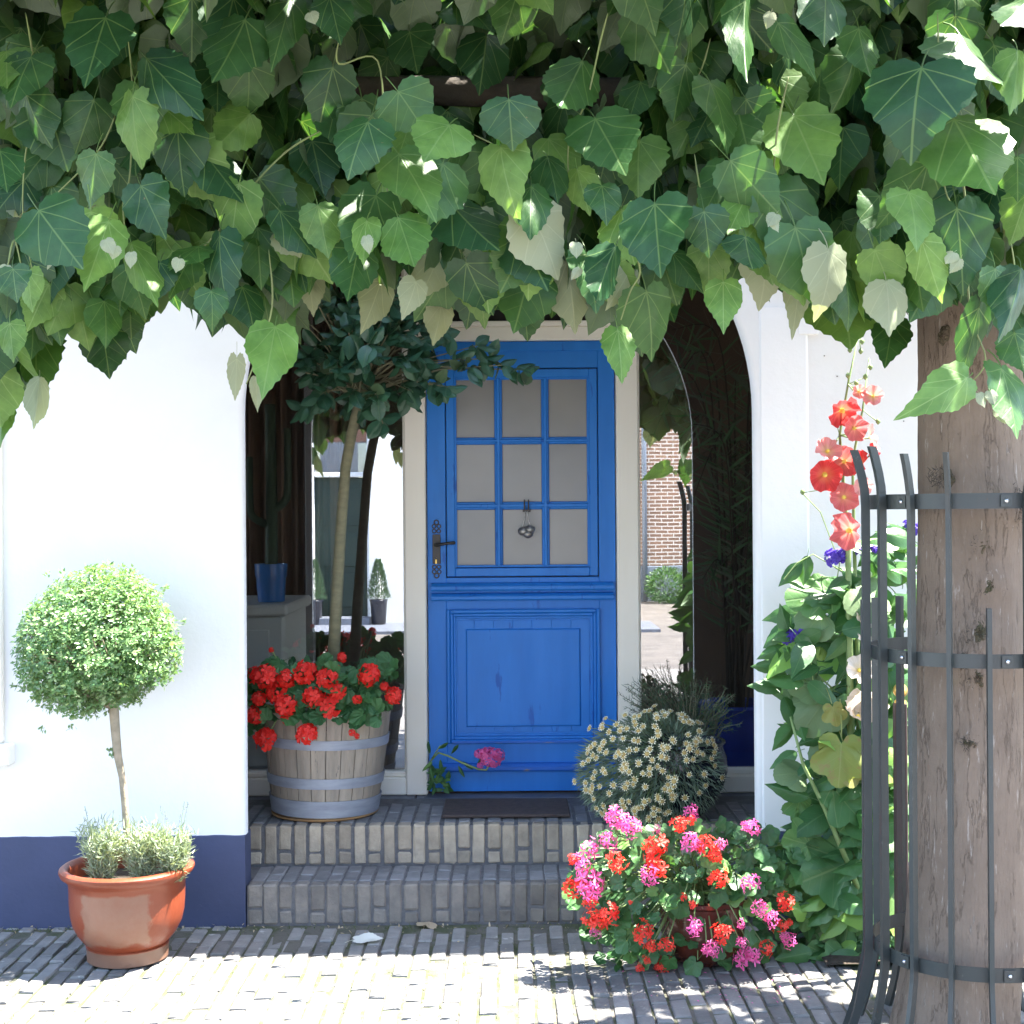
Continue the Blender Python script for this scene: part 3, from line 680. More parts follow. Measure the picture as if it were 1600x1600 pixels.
# door frame and windows
def px_x(px, d=DD, py=880): return W(px, py, d).x
def px_z(py, d=DD, px=815): return W(px, py, d).z
ZT = px_z(1238) - .004                                                    # top of the sill stone
zt0, zt1 = px_z(533), px_z(507)
fl0, fl1, fr0, fr1 = px_x(633), px_x(666.5), px_x(963.5), px_x(998)
df = MB()
df.box(fl0, fl1, DD - .035, DD + .09, ZT, 3.14, .006).box(fr0, fr1, DD - .035, DD + .09, ZT, 3.14, .006)
df.build('door_frame', m_cream, house)
hb = MB().box(fl1, fr0, DD - .028, DD + .09, zt0, zt1 - .012, .005).box(fl1, fr0, DD - .045, DD + .05, zt1 - .012, zt1 + .012, .005).build('transom', m_cream, house)
MB().box(fl1, fr0, DD + .02, DD + .03, zt1 + .012, 3.14).build('dark_transom_sheet', m_dark, house)  # flat near-black sheet standing in for dark glass
def window(x0, x1):
    f = MB(); z0, zr = ZT, px_z(1203)
    f.box(x0, x1, DD - .03, DD + .06, z0, px_z(1212), .006)
    f.box(x0, x1, DD - .012, DD + .05, px_z(1212), zr, .006)
    o = f.build('window', m_cream, house)
    MB().box(x0, x1, DD - .03, DD + .06, 2.98, 3.14, .006).build('head_rail', m_cream, o)
    MB().box(x0 + .002, x1 - .002, DD + .012, DD + .018, zr, 2.98).build('pane', m_glass, o)
    return o
window(XI0, fl0); window(fr1, XI1)
MB().box(fl0 - .008, fl0, DD - .006, DD + .05, px_z(1203), 2.98, .002).build('glazing_bead', m_cream, house)
MB().box(fr1, fr1 + .008, DD - .006, DD + .05, px_z(1203), 2.98, .002).build('glazing_bead', m_cream, house)

# ------------------------------------------------------------------ the blue door: a part of the house
D0 = DD                                                                   # face of the leaf
dl = MB()
X = px_x; Z = px_z
pcol = [(713, 774), (786, 847.5), (859, 920)]; prow = [(592, 683), (694, 784), (796, 883)]
zb_, zt_ = Z(1236), Z(534)
# stiles and rails around the glazed field
dl.box(X(668), X(697), D0, D0 + .04, zb_, zt_, .002).box(X(936), X(962), D0, D0 + .04, zb_, zt_, .002)
dl.box(X(697), X(936), D0, D0 + .04, Z(575), zt_, .002).box(X(697), X(936), D0, D0 + .04, zb_, Z(902), .002)
door = dl.build('door', m_blue, house)
MB().box(X(667), X(963), D0 - .008, D0 + .001, Z(549), Z(533.5), .004).build('head_strip', m_blue, door)
cf = MB()
def ring(mb, xa, xb_, za, zb2, wd, y0, y1, b=.003):
    """four mitre-less bars butted end to end around a rectangle in pixels"""
    mb.box(X(xa), X(xa + wd), y0, y1, Z(zb2), Z(za), b).box(X(xb_ - wd), X(xb_), y0, y1, Z(zb2), Z(za), b)
    mb.box(X(xa + wd), X(xb_ - wd), y0, y1, Z(za + wd), Z(za), b).box(X(xa + wd), X(xb_ - wd), y0, y1, Z(zb2), Z(zb2 - wd), b)
ring(cf, 698.5, 934.5, 577, 900, 13, D0 - .007, D0 + .035)
ring(cf, 711, 922, 589.5, 886, 3.5, D0 + .0, D0 + .033, .002)
cf.build('glazing_frame', m_blue, door)
for q in ((774, 786), (847.5, 859)):
    m_ = MB().box(X(q[0]), X(q[1]), D0 + .006, D0 + .03, Z(883), Z(592), .004).box(X(q[0] + 3), X(q[1] - 3), D0 - .004, D0 + .02, Z(885), Z(590), .004)
    m_.build('muntin', m_blue, door)
for q in ((683, 694), (784, 796)):
    m_ = MB()
    for a, b in pcol: m_.box(X(a), X(b), D0 + .006, D0 + .03, Z(q[1]), Z(q[0]), .004)
    m_.box(X(713), X(920), D0 - .0025, D0 + .02, Z(q[1] - 3), Z(q[0] + 3), .004)
    m_.build('muntin', m_blue, door)
pm = MB().box(X(713) - .003, X(774) + .003, D0 + .022, D0 + .028, 0, Z(592) - Z(683)).v
for a, b in pcol:
    for c, d in prow:
        MB().box(X(a) + .001, X(b) - .001, D0 + .020, D0 + .026, Z(d) + .001, Z(c) - .001).build('pane', m_frost, door)
def drip(z_top, z_bot, name='drip_moulding', x0=674, x1=958, out=.034, mat=None):
    za, zc = Z(z_top), Z(z_bot); h = za - zc
    prof = [(0, za), (-out * .55, za - h * .12), (-out, za - h * .45), (-out, za - h * .8), (-out * .8, zc), (0, zc)]
    b = MB(); k = len(prof)
    b.add([(X(x0), D0 + y, z) for y, z in prof] + [(X(x1), D0 + y, z) for y, z in prof], [tuple(range(k))[::-1], tuple(range(k, 2 * k))] + [(i, (i + 1) % k, k + (i + 1) % k, k + i) for i in range(k)])
    o = b.build(name, mat or m_blue, door); return o
drip(909.5, 922.5); drip(925.5, 937.5)
fm = MB()
ring(fm, 697, 937, 951.5, 1160.5, 6, D0 - .020, D0 + .001, .005); ring(fm, 703, 931, 957.5, 1154.5, 5, D0 - .014, D0 + .001, .004)
ring(fm, 708, 926, 962.5, 1149.5, 4, D0 - .006, D0 + .001, .003)
fm.build('panel_moulding', m_blue, door)
MB().box(X(705), X(925), D0 - .021, D0 - .018, Z(1160), Z(1156), .001).build('worn_ledge', m_blueworn, door)
bx = [714, 740.5, 770.5, 800.5, 830.5, 861, 891.5, 920]
for i in range(7):                                                        # boards of the lower panel
    MB().box(X(bx[i]) + .0008, X(bx[i + 1]) - .0008, D0 - .003 + U(-.0006, .0006), D0 + .002, Z(1143), Z(969), .0012).build('board', m_blue, door)
rp = MB(); xi = [(727, 906, 982, 1135, -.0065)]
x0, x1, z0, z1 = X(727), X(906), Z(1135), Z(982)
prof = [(.0, -.002), (.006, -.009), (.012, -.0095)]
V = []; f = []
for ins, y in prof: V += [(x0 + ins, D0 - .003 + y, z0 + ins), (x1 - ins, D0 - .003 + y, z0 + ins), (x1 - ins, D0 - .003 + y, z1 - ins), (x0 + ins, D0 - .003 + y, z1 - ins)]
for l in (0, 4):
    for i in range(4): f.append((l + i, l + (i + 1) % 4, l + 4 + (i + 1) % 4, l + 4 + i))
f.append((8, 9, 10, 11)); MB().add(V, f).build('raised_panel', m_blue, door)
drip(1191, 1204, 'weather_bar', 690, 961, .026, m_blueworn)
# lock plate, lever, keyhole
hp = MB(); yx = D0 - .0035
hp.box(X(676), X(688.5), yx - .003, yx + .0035, Z(880), Z(834), .0012)
for s_, zc in ((1, 834), (-1, 880)):
    for (dx, dz, r0) in ((-3.6, 5, 3.0), (3.6, 5, 3.0), (-3.9, 12.5, 3.0), (3.9, 12.5, 3.0), (0, 18.5, 3.6)):
        p = Vector((X(682.3 + dx), yx, Z(zc - s_ * dz)))
        hp.lathe([(r0 * .0029 * (1 + .30 * math.cos(a)), .0025 * math.sin(a)) for a in np.linspace(0, 2 * math.pi, 7)], p, 14, mat=Matrix.Rotation(R(90), 3, 'X'))
hp.build('lock_plate', m_iron, door)
lv = MB(); a = Vector((X(682), D0 - .01, Z(850.5)))
lv.tube([a, a + Vector((0, -.045, 0)), a + Vector((.018, -.056, .003)), a + Vector((.05, -.058, .008)), a + Vector((.085, -.056, .011)), a + Vector((.092, -.055, .010))], [.009, .008, .0075, .0065, .0085, .004], 10)
lv.build('handle', m_iron, door, True)
kh = MB().lathe([(.0001, -.002), (.0065, -.002), (.0065, .003)], (X(681.5), yx - .004, Z(872)), 12, mat=Matrix.Rotation(R(90), 3, 'X')).box(X(681.5) - .004, X(681.5) + .004, yx - .006, yx - .001, Z(880), Z(873), .001)
kh.build('lock_cylinder', m_brass, door)

# sill stone under the door, in two lengths
ss = thing('sill_stone', 'long narrow bluestone sill under the blue door and window frames', 'sill', (0, 6.5, .3))
zs_ = ZT - .002
MB().box(XI0, X(648), 6.475, 6.60, .24, zs_, .004).build('slab', m_blue_stone, ss)
MB().box(X(648) + .003, XI1, 6.475, 6.60, .24, zs_, .004).build('slab', m_blue_stone, ss)

# ================================================================== STEPS
Z2, Z1 = .325, .157; Y2, Y1 = 5.91, 5.605
st = thing('brick_steps', 'two worn grey brick steps leading up to the blue door', 'steps', (0, 5.75, 0))
MB().box(XI0, XI1, Y2 + .006, 6.475, -.02, Z2 - .005).box(XI0, XI1, DB + .003, Y2 + .006, -.02, Z1 - .005).box(XL + .002, XR - .002, Y1 + .006, DB + .003, -.02, Z1 - .005).build('mortar_bed', m_mortar, st)
def sbrick(mat, x0, x1, y0, y1, z0, z1, b=.006):
    o = MB().box(x0, x1, y0, y1, z0, z1, b); c = Vector(((x0 + x1) / 2, (y0 + y1) / 2, (z0 + z1) / 2))
    o.v = [tuple(Vector(p) + Vector((U(-.0022, .0022), U(-.0022, .0022), U(-.0022, .0022)))) for p in o.v]
    return o.build('brick', mat, st)
pit = .0625
def visx(x, y): return -1.12 * y / DW - .02 < x < 1.02 * y / DW
i = 0; x = -1.30
while x < 1.22:
    wv_ = .052 + U(-.003, .003)
    if visx(x, Y2):
        zh = Z2 - .001 + U(-.002, .002)
        if i % 2 == 0: sbrick(m_brick_tan, x, x + wv_, Y2 + U(-.002, .002), Y2 + .058, Z1 + .004, zh - .001)
        else:
            q = Z1 + .052 + U(-.005, .008)
            sbrick(m_brick_tan, x, x + wv_, Y2 + U(-.002, .002), Y2 + .058, q + .009, zh - .001); sbrick(m_brick_tan, x, x + wv_, Y2 + U(-.002, .003), Y2 + .05, Z1 + .004, q)
        y = Y2 + .062
        for L in ((.135, .19, .19) if i % 2 else (.19, .19, .135)):
            if y + L < 6.475: sbrick(m_tread, x, x + wv_, y, y + L - .008, Z2 - .05, zh + U(-.001, .001), .004)
            y += L
    i += 1; x += pit + U(-.001, .001)
i = 0; x = XL + .006
while x < XR - .05:
    wv_ = .054 + U(-.003, .003); zh = Z1 + U(-.002, .002)
    if i % 2: sbrick(m_brick_grey, x, x + wv_, Y1 + U(-.003, .002), Y1 + .06, .0, zh)
    else:
        q = .05 + U(-.006, .01); sbrick(m_brick_grey, x, x + wv_, Y1 + U(-.003, .002), Y1 + .06, q + .008, zh); sbrick(m_brick_grey, x, x + wv_, Y1 + U(-.002, .003), Y1 + .05, .0, q)
    y = Y1 + .066
    for L in ((.09, .15) if i % 2 else (.14, .1)):
        sbrick(m_tread, x, x + wv_, y, y + L - .008, Z1 - .05, zh + U(-.001, .001), .004); y += L
    i += 1; x += pit + U(-.001, .001)
# door mat
mt = MB(); a, b = W(689, 1268, 6.03), W(891, 1268, 6.03); 
yf, yb = 6.02, 6.36
mt.add([(W(690, 1268, 0.0001 + yf).x, yf, Z2 + .012), (W(891, 1268, yf).x, yf, Z2 + .012), (W(891, 1245, yb).x, yb, Z2 + .012), (W(700, 1245, yb).x, yb, Z2 + .012)], [(0, 1, 2, 3)])
x0, x1 = W(690, 1268, yf).x, W(891, 1268, yf).x
mt = MB().box(x0, x1, yf, yb, Z2 + .003, Z2 + .016, .004)
mt = mt.build('door_mat', m_mat); tag(mt, 'flat dark brown rubber mat lying before the blue door', 'doormat')
# hook-hung ornament
kx, kz = X(823), Z(800)
orn = thing('door_ornament', 'small pewter drop ornament hooked over the middle bar of the door panes', 'ornament', (kx, D0, kz))
b = MB()
for dx in (-.009, .010):
    b.tube([(kx + dx, D0 + .012, Z(782)), (kx + dx, D0 - .012, Z(781)), (kx + dx, D0 - .014, Z(797))], .0035, 6)
b.box(kx - .017, kx + .019, D0 - .019, D0 - .012, Z(800), Z(796), .001); b.build('hook', m_iron, orn)
b = MB()
for s_ in (-1, 1):
    b.tube([(kx + s_ * .005, D0 - .018, Z(799)), (kx + s_ * .009, D0 - .022, Z(812)), (kx + s_ * .020 + .001, D0 - .022, Z(824))], .0032, 6)
b.build('chain', m_pewter, orn)
b = MB(); c = Vector((kx + .001, D0 - .024, Z(829)))
for (dx, dz, r0) in ((-.015, -.003, .027), (.014, .005, .025), (.005, -.016, .025)):
    b.lathe([(r0 * math.sin(t), r0 * .8 * math.cos(t)) for t in np.linspace(0.02, math.pi - .02, 9)], c + Vector((dx, .004 * (dx < 0), dz)), 16)
b.build('drop', m_pewter, orn, True)

# ================================================================== THE HALF BARREL AND ITS PLANTS
bc = Vector((W(508, 1200, 6.19).x, 6.19, Z2 + .004))
barrel = thing('half_barrel', 'weathered oak half barrel with zinc hoops on the top step left of the door', 'barrel', bc)
BH = .452; lean = Matrix.Rotation(R(1.2), 3, 'Y') @ Matrix.Rotation(R(-.8), 3, 'X')
def br(t): return .226 + .056 * t ** .8
ns = 26
for k in range(ns):
    a0, a1 = 2 * math.pi * k / ns + .006, 2 * math.pi * (k + 1) / ns - .006; jr = U(-.0015, .0015); jh = U(-.004, .003)
    v = []; f = []; ts = (0, .3, .65, 1)
    for t in ts:
        for rr, aa in ((br(t) + jr, a0), (br(t) + jr + .001, (a0 + a1) / 2), (br(t) + jr, a1), (br(t) - .022, a1), (br(t) - .022, a0)):
            p = lean @ Vector((rr * math.cos(aa), rr * math.sin(aa), .008 + (BH - .008 + jh) * t)); v.append(p + bc)
    for i in range(3):
        for j in range(5): f.append((i * 5 + j, i * 5 + (j + 1) % 5, i * 5 + 5 + (j + 1) % 5, i * 5 + 5 + j))
    f += [(4, 3, 2, 1, 0), (15, 16, 17, 18, 19)]
    MB().add(v, f).build('stave', m_oak, barrel)
def hoop(z0, z1):
    t0, t1 = z0 / BH, z1 / BH
    return MB().lathe([(br(t0) + .0005, z0), (br(t0) + .005, z0), (br(t1) + .0055, z1), (br(t1) + .0005, z1)], bc, 64, mat=lean)
for z0, z1 in ((.012, .083), (.136, .180), (.303, .344)):
    smooth_angle(hoop(z0, z1).build('hoop', m_hoop, barrel))
MB().lathe([(.0, .0), (.228, -.002), (.234, .003), (.234, .009), (.0, .010)], bc, 48).build('base_board', m_oakrim, barrel)
MB().lathe([(0, .385), (.26, .385)], bc, 40, mat=lean).build('soil', m_soil, barrel)

def crown_leaves(name, parent, protos, mat, spots, count_parts=300):
    """the pieces that show largest become parts, the rest one mass; spots = list of world matrices"""
    ms = []
    for k, (V, Fc, Uv) in enumerate(protos): ms.append(rawmesh(name + '_shape', V, Fc, mat, Uv, None, True))
    def size(m):
        p = m.translation; l = (m.col[0].to_3d().length + m.col[1].to_3d().length) / 2; q = PX(p)
        return l / p.y * (1 if -30 < q[0] < 1630 and -30 < q[1] < 1630 else .01)
    spots = sorted(spots, key=size, reverse=True)
    for i, m in enumerate(spots[:count_parts]): inst(name, ms[i % len(ms)], m, parent)
    if len(spots) > count_parts:
        tag(mass('foliage', protos, spots[count_parts:], mat, parent), kind='stuff')

# standard bay tree
tree_base = Vector((bc.x, bc.y, bc.z + .38))
bay = thing('bay_tree', 'dark evergreen lollipop tree with a bare leaning stem in the barrel', 'tree', tree_base)
sp = [W(519, 1065, 6.16), W(525, 950, 6.14), W(533, 820, 6.12), W(540, 730, 6.12), W(549, 680, 6.12), W(560, 635, 6.12), W(568, 580, 6.12)]
b = MB(); b.tube(sp, [.028, .026, .024, .023, .023, .024, .018], 12); b.build('trunk', m_woodstem, bay, True)
cc = W(572, 548, 6.12); br_ = MB(); leaves = []; tips = []
for k in range(78):
    d = rdir(); d.z = d.z * .9 + .1; p = cc + Vector((d.x * .37, d.y * .34, d.z * .37)) * U(.5, 1.0)
    tips.append((p, d))
for (px, py, dd) in ((690, 520, 6.05), (720, 560, 6.02), (680, 600, 6.0), (735, 575, 6.03), (700, 605, 5.98), (770, 560, 6.05), (790, 570, 6.04), (640, 610, 6.0), (660, 560, 6.05), (745, 540, 6.04), (470, 500, 6.0), (500, 470, 5.98), (480, 560, 6.0), (550, 480, 5.95), (575, 470, 5.98), (610, 490, 6.0), (520, 560, 5.9), (570, 560, 5.88), (590, 620, 5.9), (500, 620, 5.95), (620, 560, 5.9), (455, 480, 6.0), (545, 520, 5.86), (470, 640, 6.02), (600, 665, 6.0), (820, 578, 6.05)):
    p = W(px, py, dd); tips.append((p, (p - cc).normalized()))
for p, d in tips:
    st_ = sp[5] + Vector((0, 0, U(0, .1)))
    mid = st_.lerp(p, .55) + Vector((0, 0, .04)); br_.tube([st_, mid, p], [.006, .004, .0025], 4)
    for q in range(int(U(6, 9))):
        dd = (d * .7 + rdir() * .9 + Vector((0, 0, -.12))).normalized(); nn = Vector((U(-.5, .5), U(-1, -.2), U(.2, 1)))
        L = U(.07, .105); leaves.append(frame(p - d * U(0, .05) + dd * .005, dd, nn, L * U(1.0, 1.25), L))
br_.build('branches', m_woodstem, bay)
crown_leaves('leaf', bay, PB, m_bay, leaves)

# red geraniums
gr = thing('red_geranium', 'scarlet geraniums spilling over the rim of the oak half barrel', 'geranium', tree_base)
mh = [head_mesh('red_head', m_red, 17, fl=.62, seed=k) for k in range(3)]
heads = [(415, 1058, 22), (396, 1054, 14), (405, 1092, 13), (397, 1117, 15), (433, 1083, 19), (446, 1102, 20), (448, 1060, 16), (476, 1053, 20), (489, 1089, 19), (511, 1061, 18), (515, 1103, 19), (525, 1079, 17), (535, 1027, 9), (576, 1054, 20), (615, 1086, 15), (479, 1148, 18), (416, 1155, 19), (527, 1044, 8), (558, 1093, 8), (495, 1046, 11), (424, 1015, 5), (550, 1145, 6), (558, 1150, 5), (600, 1072, 8), (448, 1126, 8)]
stm = MB()
for k, (px, py, r_) in enumerate(heads):
    dd = 5.97 - .10 * math.cos((px - 505) / 110 * 1.4) + (.06 if py < 1050 else -.03) + U(-.02, .02)
    p = W(px, py, dd); rr = r_ / F * dd * 1.0
    m = frame(p, rdir(), Vector((U(-.3, .3), -1, U(.1, .7))), rr, rr)
    inst('flower_head', mh[k % 3], m, gr)
    s0 = Vector((bc.x + (p.x - bc.x) * .6, bc.y - .08, bc.z + .42)); stm.tube([s0, s0.lerp(p, .6) + Vector((0, -.01, .05)), p], .0035, 5)
stm.build('stems', m_stem, gr)
lv_ = []
for k in range(190):
    px, py = U(392, 612), U(1035, 1118)
    if k < 46: px, py = U(392, 600), U(1085, 1128)
    if k < 14: px, py = [(400, 1130), (412, 1118), (398, 1142), (480, 1125), (492, 1132), (505, 1118), (560, 1122), (572, 1128), (548, 1115), (440, 1035), (430, 1040), (450, 1040), (560, 1078), (580, 1090)][k]
    dd = 6.0 - .14 * math.cos((px - 505) / 120 * 1.4) + U(-.02, .22)
    p = W(px, py, dd); L = U(.055, .085)
    lv_.append(frame(p, Vector((U(-1, 1), U(-.6, .2), U(-.8, .6))), Vector((U(-.5, .5), -1, U(.3, 1.1))), L, L))
crown_leaves('leaf', gr, PG, m_ger, lv_)

# ================================================================== TERRACOTTA POT, BOX TREE, LAVENDER
pc_ = W(200, 1494, 5.2); pc_.z = .001; pcx = Vector((pc_.x, 5.2, .0))
pot = thing('terracotta_pot', 'large round glazed terracotta pot with painted-in street reflection on the pavement', 'pot', pcx)
prof = [(0, .002), (.136, .002), (.146, .006), (.148, .05), (.150, .056), (.142, .060), (.158, .075), (.178, .10), (.196, .135), (.205, .175), (.208, .22), (.209, .27), (.211, .292), (.222, .306), (.238, .318), (.2435, .330), (.242, .340), (.233, .3465), (.222, .348), (.214, .343), (.209, .33), (.205, .27), (.2, .2)]
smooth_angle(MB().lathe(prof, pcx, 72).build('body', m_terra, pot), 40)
MB().lathe([(0, .286), (.1, .290), (.206, .282)], pcx, 24).build('soil', m_soil, pot)
tb = W(200, 1352, 5.2)
box = thing('box_tree', 'clipped ball topiary on a thin stem in the terracotta pot', 'tree', (tb.x, 5.2, .29))
b = MB(); pts = [W(198, 1350, 5.2), W(199, 1310, 5.2), W(195, 1260, 5.2), W(191, 1215, 5.2), W(184, 1180, 5.2), W(181, 1150, 5.2), W(178, 1110, 5.2), W(165, 1060, 5.2), W(155, 1010, 5.2)]
b.tube(pts, [.016, .0135, .012, .0125, .015, .0165, .018, .013, .008], 12)
for k in range(46):
    d = rdir(); d.z = abs(d.z) * .9 - .15; s0 = pts[6].lerp(pts[7], U(0, 1)); e = W(150, 1005, 5.2) + Vector((d.x * .28, d.y * .28, d.z * .26)); b.tube([s0, s0.lerp(e, .5) + rdir() * .02, e], [.007, .004, .002], 4)
smooth_angle(b.build('trunk', m_boxbark, box), 60)
bcn = W(151, 1010, 5.2); ms = []; n_c = 0
lump = [rdir() for k in range(22)]; gaps = [rdir() for k in range(34)] + [Vector((-.05, -.75, -.65)), Vector((.1, -.6, -.8))]
for k in range(8200):
    d = rdir(); rr = 1.0 + .075 * sum(math.exp(-((d - l).length / .35) ** 2) for l in lump) - .04
    if d.z < -.55: rr *= 1 - .12 * (abs(math.sin(5 * math.atan2(d.y, d.x))))
    if d.z < -.5 and d.x > .0: rr *= .9
    if any((d - g_).length < .15 for g_ in gaps) and U(0, 1) < .6: continue
    q = U(.12, 1) ** .42 * rr
    p = bcn + Vector((d.x * .288, d.y * .288, d.z * .278)) * q
    up = (d * .6 + Vector((0, 0, .5)) + rdir() * .55).normalized()
    t_ = up.orthogonal()
    for j in range(4):
        dd = (up * .5 + (Matrix.Rotation(j * 1.9 + U(-.5, .5), 3, up) @ t_) * .9).normalized(); L = U(.014, .023)
        ms.append(frame(p + up * .006 * j, dd, up + rdir() * .3, L * 1.05, L))
for (px, py) in ((137, 888), (168, 884), (190, 890), (208, 892), (75, 900), (97, 897), (284, 972), (278, 1002), (175, 1172), (178, 1178), (172, 1170), (24, 1068), (38, 1078), (62, 1080), (70, 1135), (112, 1135), (254, 920)):
    for j in range(9):
        p = W(px, py, 5.2) + rdir() * .012; d = (p - bcn).normalized(); ms.append(frame(p, d + rdir() * .8, rdir(), .018, .018))
tag(mass('crown', [PT], ms, m_box, box), kind='stuff')
for px, sc_, lab in ((160, 1.0, 'pale green lavender tuft at the left of the pot, beside its stem'), (222, .95, 'short middle lavender tuft just right of the topiary stem'), (270, .85, 'round silvery lavender tuft at the right rim of the pot')):
    p0 = W(px, 1350, 5.13); p0.z = .287
    lv = thing('lavender', lab, 'lavender', p0, 'lavender around the topiary stem'); ms = []; fs = []
    for k in range(260):
        a = U(0, 6.28); el = U(.3, 1.3); d = Vector((math.cos(a) * math.cos(el) * .27, math.sin(a) * math.cos(el) * .27, math.sin(el) + .3)).normalized()
        L = U(.13, .235) * sc_
        for j in range(10):
            t = (j + 1) / 10; p = p0 + Vector((math.cos(a), math.sin(a), 0)) * U(0, .03) + d * L * t
            ms.append(frame(p, d * .8 + rdir() * .8, rdir(), .0045, U(.022, .038)))
    tag(mass('foliage', [PN], ms, m_lav, lv), kind='stuff')
    if px != 222:
        b = MB()
        for k in range(7):
            d = Vector((U(-.35, .35), U(-.3, .3), 1)).normalized(); L = U(.22, .30); b.tube([p0 + d * .05, p0 + d * L], .0012, 3)
            for j in range(9): fs.append(frame(p0 + d * (L - .004 * j), rdir(), rdir(), .004, .008))
        b.build('stalks', m_stem, lv); tag(mass('flower_spikes', [PT], fs, m_lavfl, lv), kind='stuff')

# ================================================================== PINK AND RED GERANIUMS IN A GLAZED POT
gp = Vector((W(1098, 1505, 5.13).x, 5.13, 0))
gpot = thing('glazed_pot', 'brown glazed pot almost hidden under pink and red geraniums', 'pot', gp)
smooth_angle(MB().lathe([(0, .003), (.10, .003), (.112, .01), (.135, .05), (.152, .11), (.156, .16), (.150, .20), (.152, .215), (.165, .225), (.165, .24), (.15, .244), (.142, .22)], gp, 48).build('body', m_glaze, gpot), 40)
MB().lathe([(0, .21), (.146, .21)], gp, 24).build('soil', m_soil, gpot)
gpl = thing('ivy_geranium', 'sprawling geranium with pink and coral flowers on the pavement right of the steps', 'geranium', gp + Vector((0, 0, .21)))
pinks = [(962, 1277, 18), (986, 1290, 17), (975, 1284, 14), (920, 1326, 18), (950, 1312, 16), (910, 1352, 13), (920, 1378, 24), (925, 1395, 18), (1015, 1368, 17), (1079, 1270, 14), (1079, 1315, 17), (1090, 1322, 13), (1174, 1293, 14), (1166, 1288, 9), (1172, 1380, 16), (1187, 1419, 14), (1206, 1432, 14), (1195, 1428, 11), (1233, 1470, 13), (1225, 1462, 9), (1084, 1449, 16), (1115, 1482, 14), (1105, 1485, 11), (1164, 1499, 20), (1178, 1490, 14), (1157, 1473, 10), (930, 1458, 10), (1127, 1318, 10), (1157, 1445, 8), (1026, 1296, 8), (900, 1340, 8)]
reds = [(1062, 1287, 15), (1080, 1281, 8), (1025, 1323, 20), (1028, 1357, 19), (1020, 1340, 15), (964, 1346, 17), (895, 1343, 10), (899, 1389, 19), (954, 1428, 17), (936, 1441, 17), (920, 1436, 13), (1004, 1456, 17), (1017, 1478, 11), (1104, 1321, 17), (1122, 1372, 16), (1118, 1338, 13), (1227, 1409, 15), (1219, 1447, 12), (1130, 1458, 18), (1197, 1482, 13), (1041, 1475, 13), (1082, 1414, 8), (1038, 1538, 15), (1030, 1528, 8), (1000, 1515, 8), (923, 1410, 12), (1068, 1402, 6), (985, 1410, 4), (1233, 1442, 6), (1010, 1500, 7)]
mp = [head_mesh('pink_head', m_pink, 11, fl=.60, petal=(.20, .66), loose=.2, seed=30 + k) for k in range(3)]
mc = [head_mesh('coral_head', m_coral, 12, fl=.60, petal=(.25, .6), loose=.15, seed=40 + k) for k in range(3)]
stm = MB()
def gd(px, py): return 5.14 - .30 * math.sqrt(max(0, 1 - ((px - 1070) / 205) ** 2 - ((py - 1395) / 160) ** 2))
root = gp + Vector((0, 0, .23))
for lst, mm in ((pinks, mp), (reds, mc)):
    for k, (px, py, r_) in enumerate(lst):
        dd = gd(px, py) + U(-.03, .01); p = W(px, py, dd)
        if p.z < .025: p.z = .025
        rr = r_ / F * dd * .93
        inst('flower_head', mm[k % 3], frame(p, rdir(), Vector((U(-.4, .4), -1, U(.1, .9))), rr, rr), gpl)
        q = root.lerp(p, .55) + Vector((0, .04, .07)); stm.tube([root + Vector((U(-.08, .08), 0, 0)), q, p], [.004, .003, .0022], 5)
lv_ = []
for k in range(430):
    while True:
        px, py = U(885, 1270), U(1285, 1530); e = ((px - 1075) / 190) ** 2 + ((py - 1400) / 128) ** 2
        if e < 1.05: break
    if 1035 < px < 1155 and 1415 < py < 1515 and U(0, 1) < .9: continue
    if e > .7 and U(0, 1) < .35: continue
    dd = gd(px, py) + abs(rng.normal(0, .09)) + .02; p = W(px, py, dd)
    if p.z < .02: p.z = U(.02, .06)
    L = U(.04, .078); lv_.append(frame(p, Vector((U(-1, 1), U(-.7, .3), U(-.9, .6))), Vector((U(-.6, .6), -1, U(.2, 1.4))), L, L))
    if k % 3 == 0: stm.tube([root + Vector((U(-.1, .1), 0, 0)), root.lerp(p, .5) + Vector((0, .05, .05)), p], [.0035, .003, .002], 4)
stm.build('stems', m_stem, gpl)
crown_leaves('leaf', gpl, PI, m_gerd, lv_)

# ================================================================== COTTON LAVENDER IN THE DARK POT, ROSEMARY BEHIND
dpc = Vector((W(1062, 1250, 6.02).x, 6.02, Z2 + .003))
dpot = thing('dark_pot', 'dark blue round-bellied pot behind the cream flowered bush', 'pot', dpc)
smooth_angle(MB().lathe([(0, .0), (.085, .0), (.095, .012), (.14, .06), (.185, .13), (.205, .20), (.202, .26), (.185, .30), (.188, .315), (.198, .32), (.195, .328), (.18, .325), (.17, .29)], dpc, 56).build('body', m_darkpot, dpot), 40)
MB().lathe([(0, .295), (.178, .295)], dpc, 24).build('soil', m_soil, dpot)
ct = thing('cotton_lavender', 'round grey-green bush covered in small cream button flowers right of the door', 'shrub', dpc + Vector((0, 0, .295)))
def santd(px, py): return 5.98 - .27 * math.sqrt(max(0, 1 - ((px - 1012) / 125) ** 2 - ((py - 1203) / 98) ** 2))
root = dpc + Vector((-.03, -.05, .30)); ms = []; pet = []; btn = MB(); stl = MB()
